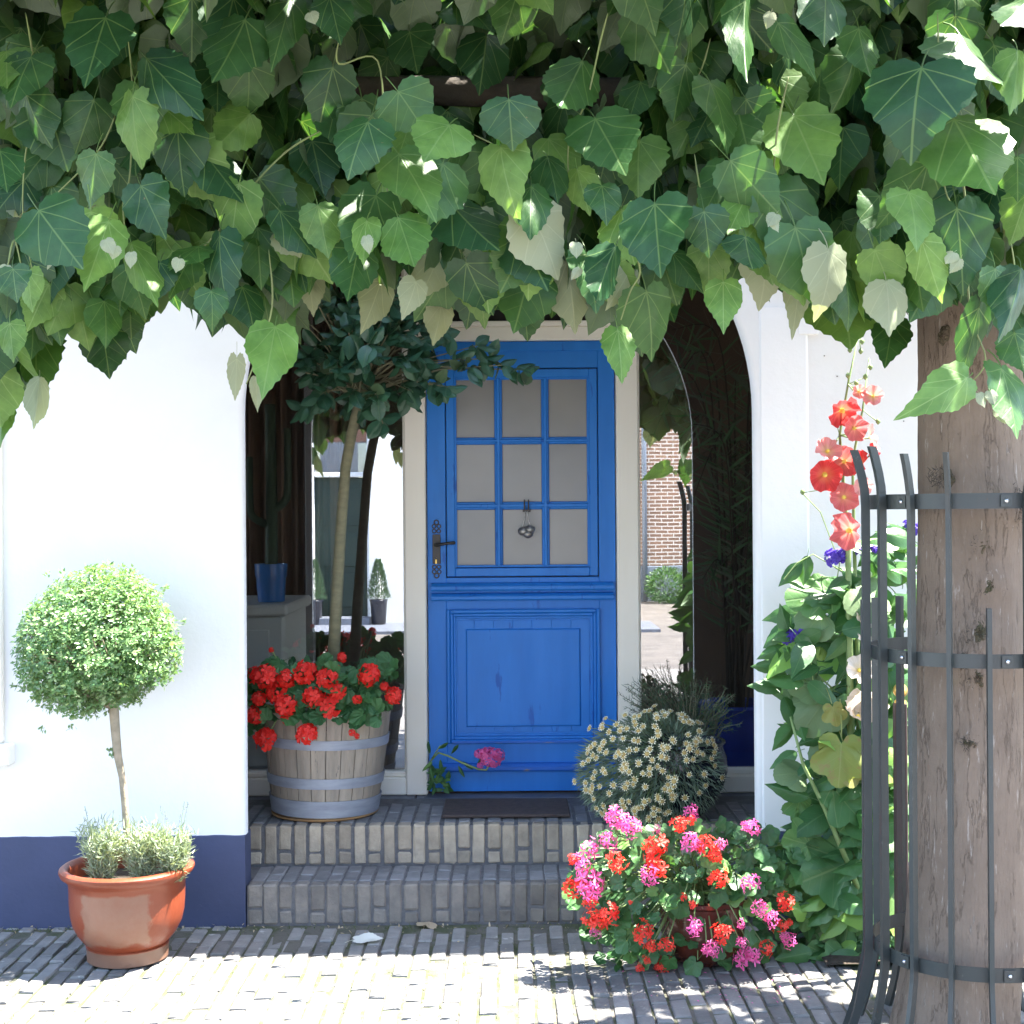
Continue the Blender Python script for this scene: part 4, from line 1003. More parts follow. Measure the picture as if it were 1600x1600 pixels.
for k in range(205):
    a = U(0, 6.28); q = U(0, 1) ** .5
    px, py = 1012 + 123 * q * math.cos(a), 1200 + 95 * q * math.sin(a) - 4
    if py > 1255 and px > 1045: continue
    if px > 1060 and py > 1190 and U(0, 1) < .72: continue
    p = W(px, py, santd(px, py) - U(0, .03)); d = (p - root).normalized()
    nn = (d + Vector((0, -.45, .35)) + rdir() * .25).normalized(); r_ = U(.014, .0195)
    t = nn.orthogonal().normalized(); b2 = nn.cross(t)
    for j in range(9):
        an = j * .698 + U(-.1, .1); dd = t * math.cos(an) + b2 * math.sin(an)
        pet.append(frame(p + dd * r_ * .35, dd + nn * .18, nn, r_ * .62, r_ * U(.6, .8)))
    btn.lathe([(r_ * .55, -.002), (r_ * .5, .002), (r_ * .25, .0042), (0, .0047)], p, 7, mat=nn.to_track_quat('Z', 'Y').to_matrix())
    stl.tube([root.lerp(p, .45), root.lerp(p, .8) + Vector((0, 0, .01)), p], .0014, 3)
for k in range(5200):
    a = U(0, 6.28); q = U(0, 1) ** .5; px, py = 1015 + 108 * q * math.cos(a), 1207 + 84 * q * math.sin(a)
    p = W(px, py, santd(px, py) + .03 + abs(rng.normal(0, .07))); d = (p - root).normalized()
    ms.append(frame(p, d + rdir() * .5, rdir(), U(.004, .007), U(.03, .06)))
tag(mass('foliage', [PN], ms, m_santf, ct), kind='stuff'); stl.build('stalks', m_stem, ct)
tag(mass('flowers', [PT], pet, m_cream_fl, ct), kind='stuff'); tag(btn.build('flower_centres', m_butt, ct), kind='stuff')
rp0 = Vector((W(1085, 1235, 6.36).x, 6.36, Z2 + .003))
rpot = thing('window_pot', 'low dark planter against the right window behind the round bush', 'pot', rp0)
MB().lathe([(0, 0), (.09, 0), (.12, .16), (.128, .165), (.128, .18), (.115, .18), (.11, .15)], rp0, 32).build('body', m_darkpot, rpot, True)
MB().lathe([(0, .15), (.113, .15)], rp0, 20).build('soil', m_soil, rpot)
rs = thing('rosemary', 'feathery dark green herb in front of the right window', 'herb', rp0 + Vector((0, 0, .15))); ms = []; b = MB(); fs = []
for k in range(170):
    px, py = U(975, 1150), U(1062, 1150); 
    if px > 1120: py = max(py, 1085)
    if k < 12: px, py = [(968, 1085), (975, 1072), (985, 1080), (1000, 1066), (1020, 1058), (1040, 1062), (1060, 1050), (1085, 1052), (1105, 1060), (1135, 1075), (1165, 1110), (1160, 1130)][k]
    p = W(px, py, 6.34 + U(-.08, .08)); s0 = rp0 + Vector((U(-.06, .06), U(-.05, .05), .15)); mid = s0.lerp(p, .6) + Vector((0, 0, .06))
    b.tube([s0, mid, p], [.003, .002, .0012], 3)
    for j in range(22):
        t = .35 + .65 * j / 21; c = s0.lerp(mid, t * 2) if t < .5 else mid.lerp(p, t * 2 - 1)
        ms.append(frame(c, (p - mid).normalized() * .7 + rdir() * .9, rdir(), .003, U(.016, .03)))
    for j in range(3 if k % 3 == 0 else 0): fs.append(frame(p + rdir() * .008, rdir(), rdir(), .007, .011))
b.build('stalks', m_woodstem, rs); tag(mass('foliage', [PN], ms, m_rose, rs), kind='stuff'); 
tag(mass('seed_heads', [PT], fs, m_branch, rs), kind='stuff')

# weed and valerian sprig by the door
wd = thing('weed', 'small leafy weed growing at the lower left corner of the door', 'weed', (W(685, 1238, 6.46).x, 6.46, ZT)); ms = []
for k in range(34):
    p = W(U(671, 700), U(1205, 1234), 6.46 + U(-.02, .03)); ms.append(frame(p, Vector((U(-1, 1), U(-.6, .3), U(-.3, 1))), Vector((0, -1, .6)) + rdir() * .4, U(.028, .045), U(.03, .05)))
crown_leaves('leaf', wd, PO, m_gerd, ms)
va = thing('valerian', 'single pink flower on a bent stem in front of the blue door', 'flower', (W(672, 1215, 6.46).x, 6.46, ZT)); b = MB()
pts = [W(672, 1225, 6.47), W(672, 1190, 6.44), W(685, 1176, 6.42), W(700, 1181, 6.41), W(722, 1192, 6.40), W(748, 1202, 6.39), W(760, 1203, 6.39), W(768, 1190, 6.38)]
b.tube(pts, .0045, 6); b.tube([W(675, 1185, 6.43), W(688, 1165, 6.42)], .003, 5); b.build('stem', m_stem, va, True)
ms = []
for px, py, dx, dz in ((672, 1178, -.1, 1), (676, 1190, -.5, -.4), (688, 1186, .1, -1), (684, 1170, .8, .5), (690, 1192, .0, -1), (716, 1196, .5, -.8), (722, 1190, .9, -.5), (705, 1178, .6, .8), (745, 1198, .5, .8), (672, 1200, .3, -.8), (680, 1206, .6, .3)):
    ms.append(frame(W(px, py, 6.42), Vector((dx, -.3, dz)), Vector((.2, -1, .4)), .032, .062))
crown_leaves('leaf', va, PB, m_gerd, ms)
mv_ = head_mesh('valerian_head', m_pink, 26, fl=.42, seed=77)
for px, py, r_ in ((766, 1184, 19), (748, 1178, 9), (750, 1196, 6), (778, 1180, 12), (758, 1176, 10)):
    inst('flower_head', mv_, frame(W(px, py, 6.37), (1, 0, 0), (0, -1, .6), r_ / F * 6.37, r_ / F * 6.37), va)

# fallen leaves on the paving
for (px, py, d0, L, wd_, m_, rot, lab) in ((556, 1474, 5.36, .10, .055, m_dryw, (1, .12), 'pale bleached leaf lying on the shaded grey bricks'), (665, 1447, 5.55, .09, .075, m_dry, (.2, 1), 'curled dry brown leaf at the foot of the lower step'), (1440, 1530, 4.9, .08, .05, m_dry, (1, .3), 'dry leaf lying behind the tree guard')):
    p = W(px, py, d0); p.z = .012
    me = rawmesh('fallen_leaf', *(lambda q: (q[0], q[1]))(PL[4 if m_ is m_dry else 3]), m_, PL[4 if m_ is m_dry else 3][2])
    o = bpy.data.objects.new('fallen_leaf', me); COL.objects.link(o); o.matrix_world = frame(p, (rot[0], rot[1], .05), (.1, -.25, 1), wd_, L, L * .8); tag(o, lab, 'leaf', 'leaves fallen on the paving')

# ================================================================== HOLLYHOCKS AND THE SHRUB BY THE WALL
hb_ = Vector((W(1345, 1480, 5.25).x, 5.25, 0.01))
hk = thing('hollyhock', 'tall hollyhock with open coral red flowers against the white wall', 'hollyhock', hb_); b = MB()
s1 = [W(1345, 1480, 5.2), W(1338, 1330, 5.2), W(1330, 1150, 5.17), W(1327, 1000, 5.16), W(1325, 850, 5.15), W(1318, 760, 5.14), W(1312, 680, 5.15), W(1325, 600, 5.16), W(1342, 520, 5.18)]
s2 = [W(1348, 1480, 5.22), W(1342, 1100, 5.2), W(1335, 860, 5.2), W(1332, 720, 5.2), W(1348, 640, 5.2), W(1358, 560, 5.22)]
b.tube(s1, [.016, .015, .014, .0125, .011, .007, .005, .004, .002], 8); b.tube(s2, [.012, .010, .007, .005, .004, .002], 8)
s3 = [W(1344, 1395, 5.12), W(1300, 1290, 5.10), W(1288, 1262, 5.1), W(1255, 1195, 5.1), W(1235, 1120, 5.12)]; b.tube(s3, [.010, .009, .008, .006, .004], 8)
fl_ = [(1316, 642, 24, 0), (1335, 669, 19, 0), (1361, 684, 19, 2), (1289, 742, 24, 0), (1293, 705, 20, 2), (1319, 721, 22, 0), (1345, 724, 19, 0), (1319, 777, 21, 0), (1327, 829, 28, 0), (1364, 619, 15, 2), (1361, 711, 17, 0), (1348, 760, 14, 2), (1342, 612, 10, 2)]
mfl = [[hfl_mesh('hollyhock_flower', m_, 50 + 3 * i + j) for j in range(2)] for i, m_ in enumerate((m_hred, m_hcream, m_hpink))]
m_eye = M('pollen', (.80, .62, .12), .9)
eye = MB().lathe([(.11, -.06), (.13, .06), (.09, .16), (0, .2)], (0, 0, 0), 8); 
eye_me = bpy.data.meshes.new('stamens'); eye_me.from_pydata(eye.v, [], eye.f); eye_me.materials.append(m_eye)
def hflower(par, px, py, r_, kind, dd):
    p = W(px, py, dd); rr = r_ / F * dd * (.92 if kind == 1 else 1.12); m = frame(p, rdir(), Vector((U(-.45, .35), -1, U(-.1, .35))), rr, rr)
    o = inst('flower', mfl[kind][int(U(0, 2))], m, par)
    e = bpy.data.objects.new('stamens', eye_me); COL.objects.link(e); e.parent = o
for k, (px, py, r_, kd) in enumerate(fl_):
    dd = 5.08 + U(-.02, .03); hflower(hk, px, py, r_, kd, dd)
    p = W(px, py, dd + .012); q = min(s1 + s2, key=lambda s: (s - p).length); b.tube([q, q.lerp(p, .5) + Vector((0, 0, -.01)), p], .003, 5)
for px, py in ((1328, 548), (1345, 550), (1325, 588), (1338, 600), (1352, 590), (1360, 575), (1347, 535), (1254, 770), (1305, 655), (1372, 660)):
    p = W(px, py, 5.15); b.lathe([(.002, -.008), (.009, 0), (.008, .008), (.002, .014)], p, 8)
    q = min(s1 + s2, key=lambda s: (s - p).length); b.tube([q, p], .002, 4)
b.build('stem', m_stem, hk, True)
def leafset(par, lst, protos, mat, dd, face=.7):
    ms = []
    for (px, py, L, dx, dz) in lst:
        d = dd + U(-.04, .05); l = L / F * d; ms.append(frame(W(px, py, d), Vector((dx + U(-.2, .2), U(-.5, .0), dz + U(-.2, .2))), Vector((U(-.35, .35), -1, U(.2, face + .4))), l * 1.05, l))
    return ms
hl = [(1300, 1080, 92, -.6, -.5), (1285, 1075, 60, -1, .1), (1335, 1345, 120, -1, -.2), (1300, 1228, 85, .4, -.8), (1330, 1215, 75, .3, -.9), (1310, 1150, 90, .1, -.9), (1300, 925, 90, -.8, -.3), (1330, 915, 80, .6, -.4), (1285, 955, 70, -.6, -.8), (1330, 1420, 90, -.7, -.5), (1310, 1455, 85, -.3, -.8), (1345, 1480, 85, -.4, -.5), (1390, 1360, 80, .2, -.7), (1395, 1400, 75, 0, -1), (1320, 1385, 90, -.2, -.8), (1340, 1290, 80, .8, -.3), (1280, 1420, 60, -.8, .3), (1400, 1250, 60, .6, -.6), (1355, 1545, 90, -.5, -.3), (1260, 1210, 62, -1, .2), (1290, 1010, 60, -.5, .2), (1400, 1310, 65, .6, -.2), (1395, 1190, 60, .3, -.5), (1290, 1375, 100, -.8, -.3), (1265, 1320, 70, -.7, .2), (1250, 1245, 50, -.4, -.9), (1330, 1510, 70, -.9, 0), (1300, 1500, 60, -.6, .3)]
crown_leaves('leaf', hk, PH, m_holly, leafset(hk, hl, PH, m_holly, 5.14))
for px, py, L in ((1315, 1152, 88), (1300, 1100, 40), (1322, 1178, 60)):
    me = rawmesh('yellow_leaf', *PH[1][:2], m_hollyy, PH[1][2]); o = inst('leaf', me, leafset(hk, [(px, py, L, .05, -1)], PH, m_hollyy, 5.06)[0], hk); o['label'] = 'yellowing lobed leaf'
hc = thing('cream_hollyhock', 'shorter hollyhock with cream flowers behind the bars of the tree guard', 'hollyhock', hb_ + Vector((.12, .03, 0))); b = MB()
s4 = [hb_ + Vector((.12, 0, 0)), W(1365, 1250, 5.15), W(1356, 1050, 5.13), W(1354, 940, 5.13)]; b.tube(s4, [.012, .010, .008, .004], 8)
for px, py, r_ in ((1343, 1047, 26), (1350, 1090, 32), (1340, 1120, 26), (1353, 965, 22), (1366, 1105, 24), (1352, 1000, 16)):
    hflower(hc, px, py, r_, 1, 5.06 + U(-.02, .02)); p = W(px, py, 5.08); b.tube([s4[2], p], .003, 5)
for px, py in ((1352, 925), (1358, 900), (1340, 985), (1410, 1020)):
    b.lathe([(.002, -.010), (.013, 0), (.011, .012), (.002, .02)], W(px, py, 5.12), 8); b.tube([s4[2], W(px, py, 5.12)], .002, 4)
b.build('stem', m_stem, hc, True)
crown_leaves('leaf', hc, PH, m_holly, leafset(hc, [(1370, 1180, 60, .4, -.8), (1345, 1260, 70, -.3, -.8), (1385, 1080, 55, .7, .2), (1370, 960, 55, .5, .5)], PH, m_holly, 5.12))

sh = thing('flowering_shrub', 'leafy shrub with small violet flowers growing up the wall behind the tree guard', 'shrub', Vector((W(1340, 1500, 5.42).x, 5.42, .01))); ms = []; b = MB()
bnd = [(880, 1330, 1440), (920, 1265, 1440), (960, 1240, 1440), (1000, 1212, 1440), (1040, 1210, 1440), (1100, 1225, 1440), (1160, 1240, 1430), (1200, 1235, 1430), (1260, 1225, 1430), (1320, 1225, 1425), (1400, 1240, 1420), (1520, 1230, 1420)]
tot = 0
while tot < 430:
    py = U(815, 1530); px = U(1205, 1445)
    lo = np.interp(py, [r[0] for r in bnd], [r[1] for r in bnd]); 
    if py < 880: lo = 1345 + (880 - py) * .5
    if px < lo: continue
    sparse = px < lo + 26
    if 1130 < py < 1300 and px < 1290 and U(0, 1) < .55: continue
    dd = 5.42 - (.22 if sparse else U(0, .34)); dd = min(dd, 5.5) + U(-.02, .06)
    L = U(40, 78) * (.8 if sparse else 1) / F * dd; p = W(px, py, dd)
    if p.z < .03: p.z = .03
    ms.append(frame(p, Vector((U(-1, 1) - .3, U(-.7, .1), U(-.9, .5))), Vector((U(-.6, .6), -1, U(.1, 1.5))), L * U(.75, 1.0), L)); tot += 1
for (px, py, L, dx, dz) in ((1252, 880, 48, -1, -.9), (1262, 868, 46, -.2, -.9), (1235, 1000, 56, -.3, 1), (1240, 1030, 58, -1, -.1), (1248, 1005, 60, .9, .5), (1262, 1290, 52, -.6, -.7), (1225, 1010, 45, -.8, -.3)):
    d = 5.2; l = L / F * d; ms.append(frame(W(px, py, d), (dx, -.2, dz), (U(-.3, .3), -1, .5), l * .85, l))
base = Vector(sh.location)
for k in range(26):
    e = ms[int(U(0, len(ms)))].translation; e = Vector(e); b.tube([base + Vector((U(-.15, .15), U(-.05, .05), 0)), base.lerp(e, .5) + Vector((U(-.05, .05), .03, .05)), e], [.006, .004, .002], 5)
b.tube([W(1290, 1010, 5.2), W(1312, 880, 5.2), W(1282, 800, 5.2), W(1255, 772, 5.2)], .0022, 5); b.tube([W(1225, 905, 5.2), W(1245, 880, 5.2), W(1270, 866, 5.2), W(1320, 895, 5.25)], .0025, 5)
b.tube([W(1305, 1080, 5.2), W(1262, 1040, 5.2), W(1248, 1005, 5.18)], .0035, 5); b.tube([W(1222, 1270, 5.2), W(1240, 1276, 5.2), W(1270, 1258, 5.22)], .0028, 5)
b.build('stems', m_stem, sh)
crown_leaves('leaf', sh, PO, m_clem, ms)
mvf = head_mesh('violet_cluster', m_violet, 9, full=False, fl=.75, petal=(.36, .5), seed=90)
for px, py, r_ in ((1242, 998, 15), (1256, 992, 13), (1230, 1000, 11), (1300, 872, 15), (1315, 868, 13), (1347, 862, 10), (1366, 860, 8), (1420, 820, 9), (1432, 826, 10), (1415, 1330, 7)):
    inst('flower_head', mvf, frame(W(px, py, 5.17), rdir(), (0, -1, .9), r_ / F * 5.17, r_ / F * 5.17), sh)

# brown post with a brass ball
pp = Vector((W(1409, 1480, 4.95).x, 4.95, 0)); zt = W(1409, 1098, 4.95).z
po = thing('wooden_post', 'slim dark brown post topped with a small brass ball among the plants', 'post', pp)
MB().box(pp.x - .021, pp.x + .021, 4.93, 4.97, -.02, zt, .004).build('shaft', m_postwood, po)
c = W(1407, 1079, 4.95); MB().lathe([(.026 * math.sin(t), -.026 * math.cos(t)) for t in np.linspace(.02, math.pi - .02, 13)], c, 20).lathe([(.020, -.048), (.022, -.036), (.008, -.028), (.012, -.022)], c, 16).build('finial', m_brass, po, True)

# ================================================================== THE LINDEN
TX, TD = 1516, 4.30
tc0 = W(TX, 1600, TD)
linden = thing('linden_tree', 'linden trained low along the street, big heart-shaped leaves hanging over the door', 'tree', (tc0.x, TD, 0))
prof = [(1720, 1470, 1.16), (1650, 1488, 1.08), (1600, 1491, 97), (1560, 1496, 93), (1500, 1503, 90), (1420, 1508, 89), (1300, 1512, 86), (1150, 1515, 83.5), (1000, 1517, 82.5), (850, 1519, 81), (700, 1519, 80.5), (550, 1519, 80), (400, 1518, 82), (250, 1512, 88), (120, 1500, 84), (0, 1490, 70)]
knots = [(1572, 792, 40, .016), (1543, 850, 26, .014), (1550, 912, 22, .014), (1530, 990, 24, .016), (1527, 1060, 16, .010), (1515, 1160, 13, .010), (1467, 745, 18, .010), (1505, 1035, 14, .008), (1450, 520, 20, .010), (1560, 560, 26, .012)]
nA = 72; V = []; Fc = []; rows = []
zz = []
yy = np.concatenate([np.linspace(1720, 0, 120)])
pr = np.array([(a, b, (c if c > 5 else c * 92)) for a, b, c in prof])[::-1]
kn = [(W(a, b, TD - .16), c / F * 4.15, h) for a, b, c, h in knots]
ph = rng.uniform(0, 6.28, 8)
for i, py in enumerate(yy):
    c = W(np.interp(py, pr[:, 0], pr[:, 1]), py, TD); r0 = np.interp(py, pr[:, 0], pr[:, 2]) / F * TD
    for j in range(nA):
        a = 2 * math.pi * j / nA
        r_ = r0 * (1 + .018 * math.sin(3 * a + ph[0] + c.z * 1.3) + .012 * math.sin(7 * a + ph[1] + c.z * 2.1) + .008 * math.sin(17 * a + ph[2] + 3 * math.sin(c.z * 4))) + U(-.0012, .0012)
        p = Vector((c.x + r_ * math.cos(a), c.y + r_ * math.sin(a), c.z))
        for q, s_, h in kn:
            e = (p - q).length / s_
            if e < 2.6: k_ = 1.6 * h * math.exp(-e * e) * (1 - .55 * math.exp(-(e * 2.6) ** 2)) + U(-.002, .002) * math.exp(-e); p.x += math.cos(a) * k_; p.y += math.sin(a) * k_
        V.append(tuple(p))
for i in range(len(yy) - 1):
    for j in range(nA): Fc.append((i * nA + j, i * nA + (j + 1) % nA, (i + 1) * nA + (j + 1) % nA, (i + 1) * nA + j))
tr = MB().add(V, Fc).build('trunk', m_bark, linden, True)
for q, s_, h in kn:                                                      # old knots: rough burls where shoots were cut
    b = MB(); nr, na = 7, 26; a0 = math.atan2(q.y - TD, q.x - tc0.x); nv = Vector((q.x - W(TX, 800, TD).x, q.y - TD, 0)).normalized(); tv = Vector((-nv.y, nv.x, 0)); v = []; f = []
    for i in range(nr + 1):
        for k in range(na):
            a = 2 * math.pi * k / na; rr = s_ * i / nr * (1 + .2 * math.sin(2 * a + q.z * 9) + .1 * math.sin(5 * a + q.z * 5)) * .8
            hh = h * (1.25 * math.cos(min(1, i / nr) * 1.57) - .4 * math.exp(-(i / nr / .25) ** 2)) + (U(-.004, .004) if 0 < i < nr else 0) - (.012 if i == nr else 0)
            dx = math.cos(a) * rr; p = q + tv * dx + Vector((0, 0, math.sin(a) * rr * 1.15))
            cx_ = W(np.interp(PX(p)[1], pr[:, 0], pr[:, 1]), PX(p)[1], TD); R0 = np.interp(PX(p)[1], pr[:, 0], pr[:, 2]) / F * TD
            ang = math.atan2(p.y - cx_.y, p.x - cx_.x); v.append((cx_.x + (R0 + hh) * math.cos(ang), cx_.y + (R0 + hh) * math.sin(ang), p.z))
    for i in range(nr):
        for k in range(na): f.append((i * na + k, i * na + (k + 1) % na, (i + 1) * na + (k + 1) % na, (i + 1) * na + k))
    b.add(v, f).build('knot', m_burl, linden)
ms = []                                                                  # whiskers on the knots
for q, s_, h in kn[:8]:
    for k in range(int(5200 * s_)):
        d = Vector((U(-1, 1), -U(.1, .6), U(-1, 1))); d2 = Vector((U(-1, 1), 0, U(-1, 1))); 
        if d2.length > 1: continue
        ms.append(frame(q + d2 * s_ * .9 + Vector((0, -h * .7 + .01 + .05 * d2.length_squared * s_, 0)), d, rdir(), .0022, U(.008, .022)))
tag(mass('whiskers', [PN], ms, m_branch, linden), kind='stuff')
topc = W(1490, 0, TD)
def limb(pts, r0, r1, n=8):
    k = len(pts); b = MB(); P = []
    for i in range((k - 1) * 6 + 1):
        t = i / 6; a = min(int(t), k - 2); u = t - a
        p = [Vector(pts[max(0, min(k - 1, a + o))]) for o in (-1, 0, 1, 2)]
        P.append(.5 * ((2 * p[1]) + (p[2] - p[0]) * u + (2 * p[0] - 5 * p[1] + 4 * p[2] - p[3]) * u * u + (-p[0] + 3 * p[1] - 3 * p[2] + p[3]) * u ** 3))
    m_ = len(P); b.tube(P, [(r0 + (r1 - r0) * i / (m_ - 1)) * (min(1, .25 + i / 5) if r0 < .004 else 1) for i in range(m_)], n); return b, P
for pts, r0, r1 in (([(tc0.x - .05, 4.3, 2.62), (.9, 4.25, 2.85), (.2, 4.2, 2.88), (-.7, 4.25, 2.92), (-1.7, 4.3, 2.95)], .075, .025),
                    ([(tc0.x + .02, 4.3, 3.0), (.8, 4.35, 3.25), (-.2, 4.3, 3.30), (-1.3, 4.35, 3.38), (-2.2, 4.3, 3.4)], .07, .02),
                    ([(tc0.x + .04, 4.3, 2.7), (2.1, 4.4, 2.95), (2.9, 4.5, 3.05), (3.6, 4.4, 3.1)], .07, .02),
                    ([(tc0.x, 4.3, 2.9), (1.2, 4.1, 3.3), (.6, 4.0, 3.42), (-.4, 4.0, 3.45), (-1.3, 4.0, 3.45)], .05, .015),
                    ([(tc0.x, 4.3, 3.1), (1.9, 4.6, 3.4), (2.2, 4.9, 3.4)], .05, .015)):
    b, P = limb(pts, r0, r1); b.build('branch', m_branch, linden, True)
# leaves: (stalk end, tip, width in photo pixels, tone) tone: 0 plain, 1 deep in the crown, 2 young, 3 pale felted side
LV = [(165,27,133,125,100,0),(383,30,340,133,105,0),(75,170,105,262,110,0),(228,90,290,160,85,0),(207,150,205,255,72,2.3),(250,165,295,195,56,2),(60,328,120,410,110,0),(220,290,255,368,80,0),(170,345,135,445,75,2.4),(205,380,228,445,50,2),(350,312,330,356,66,1),(393,315,398,395,76,1),(343,367,340,465,62,0),(310,385,268,418,72,0),(392,235,370,283,78,1),(445,265,450,326,76,1),(520,105,497,205,80,0),(565,110,575,172,66,1),(622,143,668,207,92,0),(575,190,537,263,92,0),(623,240,678,320,96,0),(588,305,550,400,92,0),(622,340,650,420,82,0),(573,345,565,402,44,2),(722,120,738,185,72,1),(795,155,800,222,92,0),(702,195,665,242,92,0),(782,230,787,307,82,2),(990,17,990,116,118,1),(910,95,870,180,90,0),(930,185,975,262,112,0),(902,265,915,322,52,2),(1075,155,1070,252,116,1),(1045,230,1015,310,86,1),(1023,318,1030,425,112,0),(1065,70,1000,140,108,1),(1165,0,1155,130,58,2.3),(1215,35,1280,108,64,0),(1290,-20,1290,62,84,0),(1240,180,1285,278,112,0),(1310,135,1330,216,100,1),(1190,240,1135,342,70,0),(1212,300,1290,400,106,2.3),(1165,310,1140,356,56,2),(1165,370,1170,426,72,2.3),(1240,390,1262,466,76,0),(1440,105,1415,205,160,0),(1500,55,1545,145,130,0),(1490,185,1550,290,140,0),(1450,255,1380,350,82,0),(1495,325,1510,455,100,0),(1380,20,1370,70,112,1),(1440,375,1470,466,62,2),(1315,445,1330,532,122,1),(1395,500,1385,567,62,1),(1512,590,1460,626,66,2),(1565,575,1597,672,78,0),(1530,480,1505,602,42,2.3),(1585,520,1600,580,64,0),(1010,455,1030,560,90,0),(965,515,975,586,50,2),(962,385,920,480,62,2.3),(1130,440,1130,504,58,2),(885,410,905,506,76,3),(825,360,830,450,84,1),(820,455,820,526,66,1),(735,410,770,490,76,1),(560,385,545,462,76,0),(440,388,450,466,76,1),(390,430,370,500,72,1),(430,510,415,590,80,2.3),(160,510,170,586,74,1),(60,520,45,598,74,1),(130,470,120,512,72,1),(205,455,200,520,82,1),(45,425,45,484,46,2),(15,505,20,562,56,2),(5,620,0,692,42,1),(62,590,58,642,36,3),(100,10,85,70,96,1),(300,-5,300,92,80,0),(455,0,430,80,60,2.3),(515,-5,530,60,62,0),(590,15,600,86,82,1),(10,80,10,132,82,0),(0,235,10,290,64,0),(855,245,872,290,56,2.3),(830,290,830,352,62,0),(595,440,575,505,60,3),(30,300,18,345,40,3),(455,350,465,395,74,3),(690,395,655,460,70,3),(755,380,770,450,60,3),(745,335,770,385,56,3),(1195,395,1205,462,76,3),(1385,440,1395,505,66,3),(1250,430,1245,492,42,3),(690,475,682,532,42,3),(650,440,640,485,44,3),(330,455,335,500,50,2.3),(370,560,368,625,26,3),(400,590,402,640,24,3),(640,50,650,110,80,1),(760,55,755,120,80,1),(850,20,840,90,80,1),(690,110,680,160,70,1),(1185,110,1170,190,92,1),(1130,150,1110,215,80,1),(1460,150,1480,220,90,1),(1345,285,1350,350,80,1),(1295,300,1305,380,70,1),(1590,245,1590,310,70,0),(1420,300,1440,370,80,0),(265,225,270,275,70,1),(300,240,300,300,90,1),(150,240,140,320,80,0),(110,280,80,330,60,1),(265,70,240,130,80,1),(480,140,460,200,70,1),(330,210,330,265,80,1),(1240,90,1235,160,80,1),(940,290,950,340,60,0),(1100,330,1110,400,70,0),(1140,260,1100,330,70,0),(985,420,960,470,50,3),(795,390,800,450,60,3),(20,420,25,470,60,0),(95,400,100,470,70,1),(250,410,240,460,60,0),(500,370,510,440,60,1),(480,420,490,480,50,3),(1560,640,1570,660,20,3),(1595,420,1590,500,60,0),(1555,420,1560,490,60,0),(1590,80,1595,150,60,0)]
shp = {}
for nm, mt_ in (('a', m_linden), ('y', m_lindeny), ('p', m_lindenp)): shp[nm] = [rawmesh('linden_leaf_shape', p[0], p[1], mt_, p[2]) for p in PL]
placed = []; twigs = MB()
def put(nm, B, T, wd_, nrm, k=None):
    d = T - B; L = d.length
    inst('leaf', shp[nm][int(U(0, len(PL))) if k is None else k], frame(B, d, nrm, wd_, L, L), linden)
    placed.append(B)
for (bx_, by_, tx_, ty_, wd_, tone) in LV:
    if tone == 0: dd = U(3.35, 3.75)
    elif tone == 1: dd = U(3.95, 4.3)
    elif tone == 3: dd = U(3.7, 4.1)
    else: dd = U(3.3, 3.7)
    if bx_ > 1330 and tone != 1: dd = U(3.35, 3.6)
    lean_ = U(-.14, .10) * (math.hypot(tx_ - bx_, ty_ - by_) / 100)
    B = W(bx_, by_, dd); T = W(tx_, ty_, dd - .06 + lean_)
    nz = U(.15, .75) if tone != 1 else U(.2, .9)
    nrm = Vector((U(-.45, .45), -1, nz))
    if tone == 3: nrm = Vector((U(-.5, .5), -1, U(-.2, .3)))
    put({0: 'a', 1: 'a', 2: 'y', 2.3: 'a', 2.4: 'y', 3: 'p'}[tone], B, T, wd_ / F * dd, nrm)
bx_ = [(0, 640), (40, 600), (75, 560), (100, 500), (130, 540), (165, 570), (200, 550), (225, 475), (300, 470), (330, 500), (360, 520), (420, 540), (450, 480), (520, 440), (560, 450), (610, 440), (650, 460), (690, 490), (740, 470), (820, 500), (880, 480), (920, 490), (970, 530), (1020, 520), (1060, 470), (1110, 440), (1160, 440), (1210, 470), (1250, 450), (1310, 500), (1370, 490), (1400, 520), (1430, 460), (1480, 480), (1520, 500), (1560, 520), (1600, 560), (1700, 560)]
bX = [a for a, b in bx_]; bY = [b for a, b in bx_]
def canopy_pt(lo, hi, py0=-120, up=0):
    while True:
        px = U(-90, 1690); py = U(py0, 600); dd = U(lo, hi)
        if py < np.interp(px, bX, bY) - 42 - up: return W(px, py, dd), px, py, dd
# leaves one can tell apart between the named ones
nfill = 298 - len(LV)
for k in range(nfill):
    while True:
        B, px, py, dd = canopy_pt(3.55, 4.2, -30, 10)
        if not (470 < px < 960 and py < 150 and dd < 4.12): break       # the crown is open there, down to its dark inside
    L = U(.13, .19); d = Vector((U(-.9, .9), U(-.6, .3), -1)).normalized()
    pale = py > 330 and U(0, 1) < .14
    put('p' if pale else ('y' if U(0, 1) < (.16 if py > 220 else .05) else 'a'), B, B + d * L, L * U(.78, 1.0), Vector((U(-.9, .9), -1, U(-.2, 1.1))))
ms = []
for k in range(2600):
    while True:
        B, px, py, dd = canopy_pt(3.85, 4.75, -160, 18)
        if not (450 < px < 980 and py < 165 and dd < 4.35): break
    L = U(.12, .18); d = Vector((U(-.7, .7), U(-.6, .4), -1)).normalized()
    ms.append(frame(B, d, Vector((U(-.8, .8), U(-1, .5), U(-.1, 1))), L * U(.8, 1), L))
